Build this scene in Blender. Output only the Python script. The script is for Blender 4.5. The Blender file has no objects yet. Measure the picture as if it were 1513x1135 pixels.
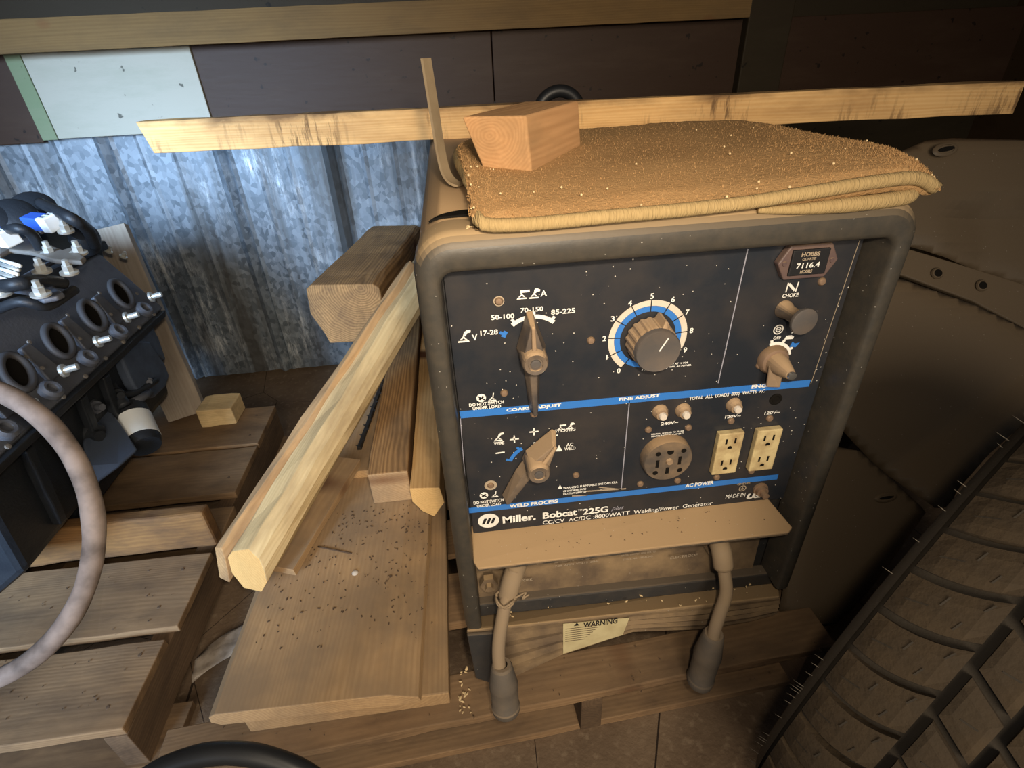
import bpy, bmesh, math, random
from mathutils import Vector, Matrix, noise
random.seed(7)
sc = bpy.context.scene
COL = sc.collection
PI = math.pi

# ------------------------------------------------------------------ camera, world, lights, exposure
cam_d = bpy.data.cameras.new('camera'); cam = bpy.data.objects.new('camera', cam_d); COL.objects.link(cam)
cam_d.sensor_fit = 'HORIZONTAL'; cam_d.sensor_width = 36.0; cam_d.lens = 18.678; cam_d.clip_start = 0.01
CR, CD, CF = (0.992568, -0.113991, -0.042594), (-0.096460, -0.523629, -0.846468), (0.074186, 0.844286, -0.530733)
C0 = Vector((0.0463, -0.4932, 1.0326))
cam.matrix_world = Matrix(((CR[0], -CD[0], -CF[0], C0.x), (CR[1], -CD[1], -CF[1], C0.y), (CR[2], -CD[2], -CF[2], C0.z), (0, 0, 0, 1)))
sc.camera = cam
sc.view_settings.view_transform = 'Standard'; sc.view_settings.look = 'None'
sc.view_settings.exposure = 0.12; sc.view_settings.gamma = 1.0; sc.view_settings.use_curve_mapping = False

w = bpy.data.worlds.new('world'); sc.world = w; w.use_nodes = True
w.node_tree.nodes['Background'].inputs[0].default_value = (0.78, 0.86, 1.0, 1)
w.node_tree.nodes['Background'].inputs[1].default_value = 0.14

def light(name, kind, loc, target, power, col, **kw):
    d = bpy.data.lights.new(name, kind); d.energy = power; d.color = col
    for k, v in kw.items(): setattr(d, k, v)
    o = bpy.data.objects.new(name, d); COL.objects.link(o); o.location = loc
    o.rotation_euler = (Vector(target) - Vector(loc)).to_track_quat('-Z', 'Y').to_euler()
    return o
# hand lamp held beside the lens, warm white
light('hand_lamp', 'SPOT', (0.085, -0.52, 1.10), (0.0, 0.40, 0.66), 19, (1.0, 0.82, 0.60), spot_size=math.radians(122), spot_blend=1.0, shadow_soft_size=0.015)
# added soft warm fill behind the camera, no known source there
light('rear_fill', 'AREA', (0.15, -2.0, 1.45), (0.0, 0.3, 0.55), 13, (1.0, 0.84, 0.64), shape='RECTANGLE', size=1.0, size_y=0.8, spread=math.radians(100))
# daylight from the open door on the left
light('door_daylight', 'AREA', (-1.25, -1.05, 1.20), (-0.72, 1.4, 0.36), 16, (0.48, 0.70, 1.0), spread=math.radians(42), shape='RECTANGLE', size=0.9, size_y=1.2)

# ------------------------------------------------------------------ materials
class NT:
    def __init__(s, name):
        s.m = bpy.data.materials.new(name); s.m.use_nodes = True
        s.t = s.m.node_tree; s.b = s.t.nodes['Principled BSDF']
    def n(s, typ, ins=None, **props):
        nd = s.t.nodes.new(typ)
        for k, v in props.items(): setattr(nd, k, v)
        for k, v in (ins or {}).items(): s.set(nd.inputs[k], v)
        return nd
    def set(s, sock, v):
        if isinstance(v, bpy.types.NodeSocket): s.t.links.new(v, sock)
        elif isinstance(v, (tuple, list)) and len(v) == 3 and sock.type == 'RGBA': sock.default_value = (*v, 1)
        else: sock.default_value = v
    def mix(s, f, a, b):
        nd = s.n('ShaderNodeMix', data_type='RGBA')
        s.set(nd.inputs[0], f); s.set(nd.inputs[6], a); s.set(nd.inputs[7], b); return nd.outputs[2]
    def math(s, op, a, b=0.0):
        return s.n('ShaderNodeMath', {0: a, 1: b}, operation=op).outputs[0]
    def ramp(s, v, lo, hi):
        return s.n('ShaderNodeMapRange', {0: v, 1: lo, 2: hi, 3: 0.0, 4: 1.0}).outputs[0]
    def noise(s, vec, scale, detail=3.0, rough=0.55):
        return s.n('ShaderNodeTexNoise', {'Vector': vec, 'Scale': scale, 'Detail': detail, 'Roughness': rough}).outputs[0]
    def coord(s): return s.n('ShaderNodeTexCoord').outputs['Object']
    def up(s):
        return s.n('ShaderNodeSeparateXYZ', {0: s.n('ShaderNodeNewGeometry').outputs['True Normal']}).outputs[2]
    def bump(s, h, strength=0.3, dist=0.002):
        s.set(s.b.inputs['Normal'], s.n('ShaderNodeBump', {'Height': h, 'Strength': strength, 'Distance': dist}).outputs[0])
    def out(s, col, rough=0.8, metal=0.0, spec=0.5):
        s.set(s.b.inputs['Base Color'], col); s.set(s.b.inputs['Roughness'], rough); s.set(s.b.inputs['Metallic'], metal)
        s.set(s.b.inputs['Specular IOR Level'], spec); return s.m
DUST = (0.30, 0.20, 0.105)
def dusty(name, col, dust=0.5, updust=0.9, rough=0.6, metal=0.0, spec=0.4, dcol=DUST, scale=14, bumpy=0.15, specks=0.0):
    t = NT(name); c = t.coord()
    nz = t.noise(c, scale, 5, 0.6)
    f = t.math('MULTIPLY', t.ramp(nz, 0.38, 0.75), dust)
    u = t.math('MULTIPLY', t.ramp(t.up(), 0.25, 0.8), updust)
    f = t.math('MAXIMUM', f, u)
    col2 = t.mix(t.noise(c, 3, 2), col, tuple(x*1.3 for x in col))
    cc = t.mix(f, col2, dcol)
    if specks:
        v = t.n('ShaderNodeTexVoronoi', {'Vector': c, 'Scale': 110.0, 'Randomness': 1.0})
        sp = t.math('MULTIPLY', t.math('LESS_THAN', v.outputs[0], 0.085), t.math('GREATER_THAN', t.noise(c, 25, 2), 0.50))
        cc = t.mix(t.math('MULTIPLY', sp, specks), cc, (0.55, 0.52, 0.46))
    t.bump(t.noise(c, 220, 3), bumpy, 0.001)
    return t.out(cc, t.n('ShaderNodeMapRange', {0: f, 3: rough, 4: 0.95}).outputs[0], metal, spec)
def plain(name, col, rough=0.6, metal=0.0, spec=0.4, dirt=0.0, dcol=(0.2, 0.14, 0.09), scale=30):
    t = NT(name); c = t.coord()
    cc = col
    if dirt: cc = t.mix(t.math('MULTIPLY', t.ramp(t.noise(c, scale, 4), 0.4, 0.7), dirt), col, dcol)
    return t.out(cc, rough, metal, spec)
def wood(name, light_c, dark_c, dirt=0.4, dcol=(0.13, 0.085, 0.05), rings=55, grain=0.6, knots=True, bstr=0.25, settle=0.0, scol=(0.25, 0.18, 0.115), stain=0.0):
    t = NT(name); c0 = t.coord()
    r = t.n('ShaderNodeObjectInfo').outputs['Random']
    off = t.n('ShaderNodeCombineXYZ', {0: t.math('MULTIPLY', r, 7.0), 1: t.math('MULTIPLY', r, 0.11), 2: t.math('SUBTRACT', -0.03, t.math('MULTIPLY', r, 0.09))}).outputs[0]
    c = t.n('ShaderNodeVectorMath', {0: c0, 1: off}, operation='ADD').outputs[0]
    st = t.n('ShaderNodeMapping', {'Vector': c, 'Scale': (0.10, 1.0, 1.0)}).outputs[0]
    wob = t.n('ShaderNodeTexNoise', {'Vector': st, 'Scale': 14.0, 'Detail': 2.0}).outputs[1]
    wob = t.n('ShaderNodeVectorMath', {0: wob, 1: (0.5, 0.5, 0.5)}, operation='SUBTRACT').outputs[0]
    wob = t.n('ShaderNodeVectorMath', {0: wob, 'Scale': 0.035}, operation='SCALE').outputs[0]
    st2 = t.n('ShaderNodeVectorMath', {0: st, 1: wob}, operation='ADD').outputs[0]
    wv = t.n('ShaderNodeTexWave', {'Vector': st2, 'Scale': float(rings), 'Distortion': 1.2, 'Detail': 2.0, 'Detail Scale': 1.5}, wave_type='RINGS', rings_direction='X').outputs[1]
    fine = t.noise(t.n('ShaderNodeMapping', {'Vector': c, 'Scale': (4.0, 160.0, 160.0)}).outputs[0], 1.0, 4, 0.6)
    f = t.math('ADD', t.math('MULTIPLY', wv, 0.55 * grain), t.math('MULTIPLY', t.math('SUBTRACT', fine, 0.35), 0.9))
    col = t.mix(t.math('MINIMUM', t.math('MAXIMUM', f, 0.0), 1.0), light_c, dark_c)
    if knots:
        kc = t.n('ShaderNodeMapping', {'Vector': c, 'Scale': (5.0, 1.5, 8.0)}).outputs[0]
        v = t.n('ShaderNodeTexVoronoi', {'Vector': kc, 'Scale': 1.0}).outputs[0]
        col = t.mix(t.math('SUBTRACT', 1.0, t.ramp(v, 0.07, 0.17)), col, (0.13, 0.05, 0.02))
    d = t.noise(t.n('ShaderNodeMapping', {'Vector': c, 'Scale': (5.0, 14.0, 14.0)}).outputs[0], 1.0, 5, 0.65)
    col = t.mix(t.math('MULTIPLY', t.ramp(d, 0.42, 0.68), dirt), col, dcol)
    if stain:
        a_ = t.noise(t.n('ShaderNodeMapping', {'Vector': c0, 'Scale': (70.0, 3.0, 9.0)}).outputs[0], 1.0, 5, 0.7)
        b_ = t.noise(t.n('ShaderNodeMapping', {'Vector': c0, 'Scale': (5.0, 1.0, 3.0)}).outputs[0], 1.0, 3)
        m_ = t.math('MULTIPLY', t.ramp(a_, 0.50, 0.60), t.ramp(b_, 0.48, 0.60))
        zz = t.n('ShaderNodeSeparateXYZ', {0: c0}).outputs[2]
        e_ = t.math('MULTIPLY', t.ramp(t.math('ADD', zz, t.math('MULTIPLY', t.noise(t.n('ShaderNodeMapping', {'Vector': c0, 'Scale': (12.0, 1.0, 20.0)}).outputs[0], 1.0, 5, 0.7), 0.03)), 0.030, 0.042), t.ramp(b_, 0.40, 0.56))
        col = t.mix(t.math('MULTIPLY', t.math('MAXIMUM', m_, e_), stain), col, (0.12, 0.065, 0.035))
    if settle:
        u = t.math('MULTIPLY', t.ramp(t.up(), 0.3, 0.9), t.math('MULTIPLY', t.ramp(t.noise(c, 7, 4, 0.6), 0.25, 0.6), settle))
        col = t.mix(u, col, scol)
    br = t.n('ShaderNodeMapRange', {0: r, 3: 0.82, 4: 1.15}).outputs[0]
    col = t.n('ShaderNodeVectorMath', {0: col, 'Scale': br}, operation='SCALE').outputs[0]
    t.bump(t.math('ADD', fine, t.math('MULTIPLY', wv, 0.3)), bstr, 0.0015)
    return t.out(col, 0.85, 0, 0.25)

M = {}
M['pine'] = wood('pine_wood', (0.78, 0.50, 0.22), (0.50, 0.26, 0.09), 0.35, (0.16, 0.085, 0.04))
M['slab'] = wood('slab_wood', (0.52, 0.33, 0.16), (0.34, 0.19, 0.08), 0.7, (0.17, 0.105, 0.06), settle=0.5, scol=(0.26, 0.18, 0.105))
M['edge'] = wood('orange_brown_board', (0.27, 0.14, 0.05), (0.15, 0.075, 0.028), 0.85, (0.08, 0.045, 0.025))
M['strip_pine'] = wood('bright_pine_wood', (0.97, 0.64, 0.29), (0.70, 0.38, 0.13), 0.45, (0.34, 0.17, 0.07), stain=0.8)
M['pine_pale'] = wood('pale_pine_wood', (0.72, 0.55, 0.29), (0.50, 0.33, 0.15), 0.6, (0.26, 0.17, 0.09), knots=False, grain=0.45)
M['pine_dusty'] = wood('dusty_pine_wood', (0.50, 0.33, 0.17), (0.32, 0.19, 0.09), 0.5, (0.22, 0.15, 0.09), settle=0.85, scol=(0.225, 0.16, 0.10))
M['pallet'] = wood('pallet_wood', (0.30, 0.19, 0.10), (0.18, 0.108, 0.055), 0.85, (0.085, 0.055, 0.035), settle=0.5, scol=(0.17, 0.115, 0.07))
M['pallet_dark'] = wood('dark_pallet_wood', (0.17, 0.11, 0.065), (0.09, 0.06, 0.037), 0.7, (0.05, 0.034, 0.024))
M['timber'] = wood('weathered_timber', (0.46, 0.27, 0.115), (0.15, 0.08, 0.035), 0.6, (0.10, 0.065, 0.04), rings=48, grain=0.9)
M['endcut'] = wood('fresh_cut_end', (0.85, 0.55, 0.22), (0.66, 0.36, 0.12), 0.1, rings=70, knots=False)
M['block'] = wood('pine_block', (0.56, 0.32, 0.15), (0.36, 0.19, 0.08), 0.7, (0.30, 0.185, 0.09), rings=90, knots=False)
M['beam'] = wood('shelf_beam', (0.17, 0.105, 0.042), (0.115, 0.068, 0.026), 0.35, (0.06, 0.042, 0.025), grain=0.5)
M['plastic_black'] = dusty('black_painted_steel', (0.030, 0.031, 0.033), 0.22, 0.95, 0.40, specks=0.5, dcol=(0.11, 0.085, 0.06), scale=40)
M['bezel'] = dusty('black_bezel_paint', (0.037, 0.034, 0.029), 0.07, 0.98, 0.42, specks=0.5, dcol=(0.34, 0.24, 0.13), scale=60)
M['hood'] = dusty('dusty_hood_paint', (0.03, 0.03, 0.032), 0.6, 0.98, 0.5, dcol=(0.42, 0.28, 0.15))
M['panel'] = dusty('control_panel_film', (0.017, 0.020, 0.026), 0.08, 0.9, 0.30, specks=1.0, bumpy=0.05)
M['shelf'] = dusty('dusty_shelf_paint', (0.04, 0.035, 0.03), 0.6, 0.99, 0.6, dcol=(0.40, 0.27, 0.145), specks=0.3, scale=25)
M['lowdust'] = dusty('dust_caked_paint', (0.10, 0.07, 0.045), 0.9, 0.95, 0.8, dcol=(0.34, 0.235, 0.125), specks=0.4)
M['knob'] = dusty('dusty_knob_plastic', (0.055, 0.048, 0.045), 0.55, 0.95, 0.45, dcol=(0.42, 0.29, 0.17))
M['knob_face'] = plain('grey_knob_face', (0.085, 0.078, 0.075), 0.4, dirt=0.5, dcol=(0.16, 0.12, 0.09))
M['knob_tan'] = dusty('dust_coated_plastic', (0.20, 0.14, 0.09), 0.8, 0.9, 0.7, dcol=(0.42, 0.29, 0.17))
M['white'] = plain('white_print', (0.80, 0.80, 0.76), 0.6, dirt=0.25, dcol=(0.45, 0.38, 0.3))
M['dimwhite'] = plain('faded_print', (0.36, 0.29, 0.21), 0.7)
M['blue'] = plain('blue_print', (0.03, 0.17, 0.55), 0.5, dirt=0.25, dcol=(0.05, 0.15, 0.35))
M['ink'] = plain('black_print', (0.01, 0.01, 0.012), 0.6)
M['cream'] = plain('cream_ring_print', (0.62, 0.56, 0.48), 0.6, dirt=0.3, dcol=(0.4, 0.3, 0.2))
M['line'] = plain('grey_line_print', (0.30, 0.30, 0.36), 0.6)
M['outlet'] = plain('ivory_outlet_plastic', (0.58, 0.47, 0.25), 0.55, dirt=0.75, dcol=(0.27, 0.17, 0.08), scale=50)
M['hole'] = plain('dark_hole', (0.008, 0.007, 0.006), 0.9, spec=0.1)
M['screw'] = dusty('rusty_screw', (0.25, 0.17, 0.12), 0.6, 0.6, 0.5, 0.5)
M['chrome'] = plain('worn_chrome', (0.6, 0.58, 0.55), 0.3, 0.9, dirt=0.4)
M['meter'] = dusty('maroon_meter_plastic', (0.075, 0.05, 0.055), 0.3, 0.5, 0.4)
M['cable'] = dusty('dusty_cable_rubber', (0.20, 0.15, 0.10), 0.8, 0.6, 0.8, dcol=(0.27, 0.195, 0.115))
M['plug'] = dusty('dusty_plug_rubber', (0.08, 0.07, 0.06), 0.6, 0.7, 0.7, dcol=(0.23, 0.17, 0.11))
M['sticker'] = plain('yellowed_sticker', (0.60, 0.52, 0.30), 0.6, dirt=0.5, dcol=(0.35, 0.27, 0.14))
M['strap'] = plain('tan_steel_bar', (0.36, 0.28, 0.18), 0.5, 0.3, dirt=0.4, dcol=(0.2, 0.14, 0.08))
M['crumb'] = plain('wood_crumb', (0.66, 0.50, 0.28), 0.9)
M['chip'] = plain('dark_chip', (0.10, 0.065, 0.04), 0.9)
M['eng'] = dusty('black_engine_metal', (0.014, 0.017, 0.022), 0.35, 0.25, 0.42, 0.2, dcol=(0.028, 0.030, 0.034), scale=25, bumpy=0.5)
M['eng_grey'] = dusty('grey_engine_cast', (0.11, 0.12, 0.145), 0.5, 0.3, 0.5, 0.4, dcol=(0.04, 0.042, 0.05), scale=30, bumpy=0.5)
M['eng_blue'] = dusty('bluegrey_engine_sheet', (0.065, 0.085, 0.125), 0.4, 0.3, 0.4, 0.3, dcol=(0.03, 0.035, 0.05), scale=30, bumpy=0.3)
M['bracket'] = dusty('dusty_bracket_steel', (0.16, 0.15, 0.14), 0.5, 0.4, 0.5, 0.3, dcol=(0.22, 0.19, 0.15), scale=30)
M['bolt'] = plain('bright_bolt_steel', (0.62, 0.63, 0.60), 0.35, 0.6)
M['port'] = plain('port_gasket', (0.05, 0.05, 0.055), 0.6)
M['label_white'] = plain('white_filter_label', (0.78, 0.82, 0.84), 0.5, dirt=0.15, dcol=(0.4, 0.45, 0.5))
M['connector_blue'] = plain('blue_connector_plastic', (0.03, 0.10, 0.45), 0.5)
M['rim'] = plain('worn_rubber_rim', (0.24, 0.19, 0.165), 0.7, dirt=0.9, dcol=(0.085, 0.065, 0.055), scale=30)
M['rubber'] = plain('black_rubber', (0.012, 0.013, 0.015), 0.45)
M['fender'] = dusty('brown_dusted_plastic', (0.070, 0.052, 0.033), 0.5, 0.75, 0.50, dcol=(0.135, 0.095, 0.055), scale=5, bumpy=0.2, specks=0.2)
M['tyre'] = dusty('dusty_tyre_rubber', (0.030, 0.024, 0.017), 0.3, 0.1, 0.8, dcol=(0.06, 0.045, 0.028), scale=9, bumpy=0.5)
M['tread'] = dusty('dusty_tread_rubber', (0.034, 0.024, 0.014), 0.9, 0.2, 0.85, dcol=(0.095, 0.062, 0.030), scale=8, bumpy=0.7)
M['hair'] = plain('rubber_whisker', (0.22, 0.19, 0.15), 0.7)
M['spike'] = plain('black_spiked_strip', (0.014, 0.013, 0.013), 0.6, dirt=0.3, dcol=(0.06, 0.05, 0.04))
M['film'] = plain('grey_film', (0.38, 0.33, 0.28), 0.35, dirt=0.6, dcol=(0.12, 0.09, 0.06), scale=60)

def galv():
    t = NT('galvanised_sheet'); c = t.coord()
    v = t.n('ShaderNodeTexVoronoi', {'Vector': t.n('ShaderNodeMapping', {'Vector': c, 'Scale': (1.0, 1.0, 0.8)}).outputs[0], 'Scale': 75.0, 'Randomness': 1.0})
    g = t.n('ShaderNodeSeparateColor', {0: v.outputs[1]}).outputs[0]
    base = t.mix(g, (0.12, 0.145, 0.17), (0.25, 0.29, 0.33))
    oxide_glare = t.noise(t.n('ShaderNodeMapping', {'Vector': c, 'Scale': (30.0, 1.0, 6.0)}).outputs[0], 1.0, 10, 0.8)
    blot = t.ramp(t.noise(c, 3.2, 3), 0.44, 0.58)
    f = t.math('MULTIPLY', t.ramp(oxide_glare, 0.50, 0.66), blot)  # white oxide, blotches strengthened to stand in for patches of reflected daylight
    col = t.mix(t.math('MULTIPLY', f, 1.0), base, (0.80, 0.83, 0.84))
    st = t.noise(t.n('ShaderNodeMapping', {'Vector': c, 'Scale': (9.0, 1.0, 0.7)}).outputs[0], 1.0, 5, 0.6)
    col = t.mix(t.math('MULTIPLY', t.ramp(st, 0.46, 0.62), 0.85), col, (0.075, 0.07, 0.062))
    t.bump(t.noise(c, 60, 3), 0.15, 0.001)
    rg = t.n('ShaderNodeMapRange', {0: g, 3: 0.42, 4: 0.6}).outputs[0]
    return t.out(col, rg, 0.45, 0.5)
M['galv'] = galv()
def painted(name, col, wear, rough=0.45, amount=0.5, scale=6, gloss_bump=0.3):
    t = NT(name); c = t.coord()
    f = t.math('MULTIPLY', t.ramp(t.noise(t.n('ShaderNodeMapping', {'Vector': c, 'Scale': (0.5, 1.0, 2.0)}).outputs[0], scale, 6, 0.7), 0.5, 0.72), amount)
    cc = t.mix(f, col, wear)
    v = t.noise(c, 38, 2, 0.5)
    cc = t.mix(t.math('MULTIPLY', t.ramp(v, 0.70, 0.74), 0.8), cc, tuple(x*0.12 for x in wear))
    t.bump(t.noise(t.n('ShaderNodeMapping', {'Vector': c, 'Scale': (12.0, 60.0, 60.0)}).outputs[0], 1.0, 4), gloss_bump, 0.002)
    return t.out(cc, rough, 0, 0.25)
M['brown_paint'] = painted('brown_barn_paint', (0.040, 0.021, 0.012), (0.060, 0.036, 0.022), 0.55)
M['white_paint'] = painted('chalky_white_paint', (0.37, 0.36, 0.30), (0.27, 0.29, 0.22), 0.7)
M['green_paint'] = painted('faded_green_paint', (0.16, 0.21, 0.12), (0.22, 0.24, 0.16), 0.7)
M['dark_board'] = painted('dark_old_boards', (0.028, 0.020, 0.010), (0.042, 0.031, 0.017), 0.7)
M['right_dark'] = painted('dark_brown_boards', (0.045, 0.026, 0.010), (0.065, 0.038, 0.016), 0.75)  # dark brown wood of the right-hand plank wall
def floor_mat():
    t = NT('dusty_floor'); c = t.coord()
    a = t.noise(c, 5, 6, 0.65)
    col = t.mix(t.ramp(a, 0.3, 0.7), (0.105, 0.07, 0.045), (0.20, 0.14, 0.09))
    col = t.mix(t.math('MULTIPLY', t.ramp(t.noise(c, 60, 4), 0.55, 0.7), 0.5), col, (0.28, 0.21, 0.14))
    v = t.n('ShaderNodeTexVoronoi', {'Vector': c, 'Scale': 2.2}, feature='DISTANCE_TO_EDGE').outputs[0]
    col = t.mix(t.math('LESS_THAN', v, 0.0018), col, (0.03, 0.02, 0.014))
    t.bump(t.noise(c, 90, 5), 0.5, 0.004)
    return t.out(col, 0.92, 0, 0.2)
M['floor'] = floor_mat()
def rug_mat():
    t = NT('tan_rug_pile'); c = t.coord()
    a = t.noise(c, 240, 3, 0.7); b = t.noise(c, 14, 4, 0.6)
    col = t.mix(a, (0.38, 0.225, 0.10), (0.46, 0.29, 0.135))
    col = t.mix(t.math('MULTIPLY', t.ramp(b, 0.4, 0.7), 0.45), col, (0.40, 0.23, 0.10))
    t.bump(a, 0.5, 0.003)
    return t.out(col, 0.98, 0, 0.1)
M['rug'] = rug_mat()
def bind_mat():
    t = NT('yellow_rug_binding'); c = t.coord()
    a = t.noise(t.n('ShaderNodeMapping', {'Vector': c, 'Scale': (600.0, 60.0, 60.0)}).outputs[0], 1.0, 2)
    col = t.mix(a, (0.30, 0.21, 0.095), (0.42, 0.305, 0.15))
    t.bump(a, 0.8, 0.003)
    return t.out(col, 0.95, 0, 0.15)
M['bind'] = bind_mat()

# ------------------------------------------------------------------ helpers
WM = {}
def parent(o, p):
    if p is not None:
        o.parent = p; o.matrix_parent_inverse = WM.get(p.name, Matrix()).inverted()
def link(name, me, mat, par=None, smooth=False, mw=None):
    o = bpy.data.objects.new(name, me); COL.objects.link(o)
    if mat is not None and not me.materials: me.materials.append(mat)
    if smooth:
        for p in me.polygons: p.use_smooth = True
    mw = mw or Matrix(); o.matrix_basis = mw; WM[o.name] = mw
    parent(o, par); return o
def tag(o, label, cat, group=None):
    o['label'] = label; o['category'] = cat
    if group: o['group'] = group
    return o
def empty(name, loc, label=None, cat=None, group=None, rz=0):
    o = bpy.data.objects.new(name, None); COL.objects.link(o); o.empty_display_size = 0.05
    mw = Matrix.Translation(loc) @ Matrix.Rotation(rz, 4, 'Z'); o.matrix_basis = mw; WM[o.name] = mw
    if label: tag(o, label, cat, group)
    return o
def struct(o): o['kind'] = 'structure'; return o
def me_from(bm, name='m'):
    bmesh.ops.recalc_face_normals(bm, faces=bm.faces)
    me = bpy.data.meshes.new(name); bm.to_mesh(me); bm.free(); return me
def bev(o, w, seg=2, ang=35):
    m = o.modifiers.new('bevel', 'BEVEL'); m.width = w; m.segments = seg; m.limit_method = 'ANGLE'; m.angle_limit = math.radians(ang); return o
def box_me(x0, x1, y0, y1, z0, z1):
    bm = bmesh.new(); bmesh.ops.create_cube(bm, size=1)
    for v in bm.verts:
        v.co = Vector((x1 if v.co.x > 0 else x0, y1 if v.co.y > 0 else y0, z1 if v.co.z > 0 else z0))
    return me_from(bm)
def box(name, x0, x1, y0, y1, z0, z1, mat, par=None, b=0.0, mw=None, seg=2):
    o = link(name, box_me(x0, x1, y0, y1, z0, z1), mat, par, mw=mw)
    if b: bev(o, b, seg)
    return o
def frame(p0, p1, up=(0, 0, 1)):
    p0 = Vector(p0); x = (Vector(p1) - p0); L = x.length; x.normalize()
    y = Vector(up).cross(x).normalized(); z = x.cross(y)
    return Matrix(((x.x, y.x, z.x, p0.x), (x.y, y.y, z.y, p0.y), (x.z, y.z, z.z, p0.z), (0, 0, 0, 1))), L
def stick(name, p0, p1, sec, mat, par=None, up=(0, 0, 1), jit=0.0012, seg=None, b=0.0015, endmat=None, cut0=0.0, sy=0.0, ucut=0.0):
    """timber from p0 to p1; sec = list of (y,z) section points; slightly uneven edges"""
    mw, L = frame(p0, p1, up); n = seg or max(4, int(L / 0.07)); k = len(sec)
    bm = bmesh.new(); rows = []
    for i in range(n + 1):
        rows.append([bm.verts.new((L * i / n + (cut0 * (z * 8) + sy * y + ucut * z if i == 0 else 0), y + random.uniform(-jit, jit), z + random.uniform(-jit, jit))) for y, z in sec])
    for i in range(n):
        for j in range(k):
            bm.faces.new((rows[i][j], rows[i][(j + 1) % k], rows[i + 1][(j + 1) % k], rows[i + 1][j]))
    f0 = bm.faces.new(rows[0][::-1]); f1 = bm.faces.new(rows[-1])
    if endmat: f0.material_index = 1; f1.material_index = 1
    me = me_from(bm); me.materials.append(mat)
    if endmat: me.materials.append(endmat)
    o = link(name, me, None, par, mw=mw)
    if b: bev(o, b, 2, 40)
    return o
def rect(w, h, y=0, z=0): return [(y - w/2, z - h/2), (y + w/2, z - h/2), (y + w/2, z + h/2), (y - w/2, z + h/2)]
def tube_me(pts, r, n=12, closed=False, cap=True):
    pts = [Vector(p) for p in pts]; N = len(pts); rr = r if isinstance(r, (list, tuple)) else [r] * N
    bm = bmesh.new(); rows = []; prev = None
    for i, p in enumerate(pts):
        if closed: t = (pts[(i + 1) % N] - pts[i - 1]).normalized()
        else: t = (pts[min(i + 1, N - 1)] - pts[max(i - 1, 0)]).normalized()
        if prev is None:
            a = Vector((0, 0, 1)) if abs(t.z) < 0.9 else Vector((1, 0, 0)); u = t.cross(a).normalized()
        else: u = (prev - t * prev.dot(t)).normalized()
        prev = u; v = t.cross(u)
        rows.append([bm.verts.new(p + rr[i] * (math.cos(2*PI*j/n) * u + math.sin(2*PI*j/n) * v)) for j in range(n)])
    for i in range(N if closed else N - 1):
        a, b = rows[i], rows[(i + 1) % N]
        for j in range(n): bm.faces.new((a[j], a[(j + 1) % n], b[(j + 1) % n], b[j]))
    if cap and not closed: bm.faces.new(rows[0][::-1]); bm.faces.new(rows[-1])
    return me_from(bm)
def tube(name, pts, r, mat, par=None, n=12, closed=False):
    return link(name, tube_me(pts, r, n, closed), mat, par, smooth=True)
def smoothpts(pts, sub=6):
    P = [Vector(p) for p in pts]; out = []
    for i in range(len(P) - 1):
        a = P[max(i - 1, 0)]; b = P[i]; c = P[i + 1]; d = P[min(i + 2, len(P) - 1)]
        for k in range(sub):
            t = k / sub
            out.append(0.5 * ((2*b) + (c - a)*t + (2*a - 5*b + 4*c - d)*t*t + (3*b - a - 3*c + d)*t**3))
    out.append(P[-1]); return out
def lathe(name, prof, loc, axis, mat, par=None, n=24, smooth=True, mats=None):
    """prof: list of (along axis, radius)"""
    a = Vector(axis).normalized(); q = Vector((0, 0, 1)).rotation_difference(a).to_matrix().to_4x4()
    bm = bmesh.new(); rows = []
    for h, r in prof:
        if r < 1e-6: rows.append([bm.verts.new((0, 0, h))])
        else: rows.append([bm.verts.new((r * math.cos(2*PI*j/n), r * math.sin(2*PI*j/n), h)) for j in range(n)])
    for a_, b_ in zip(rows, rows[1:]):
        for j in range(n):
            f = [a_[j % len(a_)], a_[(j + 1) % len(a_)], b_[(j + 1) % len(b_)], b_[j % len(b_)]]
            f = list(dict.fromkeys(f))
            if len(f) > 2: bm.faces.new(f)
    o = link(name, me_from(bm), mat, par, smooth, mw=Matrix.Translation(loc) @ q)
    if smooth:
        m = o.modifiers.new('es', 'EDGE_SPLIT'); m.split_angle = math.radians(40)
    return o
def prism(name, pts, y0, y1, mat, par=None, b=0.0, seg=2):
    """polygon in XZ extruded along Y"""
    bm = bmesh.new()
    a = [bm.verts.new((x, y0, z)) for x, z in pts]; c = [bm.verts.new((x, y1, z)) for x, z in pts]
    bm.faces.new(a); bm.faces.new(c[::-1]); n = len(pts)
    for i in range(n): bm.faces.new((a[i], c[i], c[(i + 1) % n], a[(i + 1) % n]))
    o = link(name, me_from(bm), mat, par)
    if b: bev(o, b, seg)
    return o
def slab3(name, pts, thick, mat, par=None, b=0.003, faces=None, seg=3):
    """planar-ish outline in 3D thickened away from the first normal"""
    P = [Vector(p) for p in pts]; bm = bmesh.new(); vs = [bm.verts.new(p) for p in P]
    for f in (faces or [list(range(len(P)))]): bm.faces.new([vs[i] for i in f])
    bm.normal_update(); me = bpy.data.meshes.new('m'); bm.to_mesh(me); bm.free()
    o = link(name, me, mat, par)
    m = o.modifiers.new('sol', 'SOLIDIFY'); m.thickness = thick; m.offset = 0
    if b: bev(o, b, seg, 30)
    return o
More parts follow.
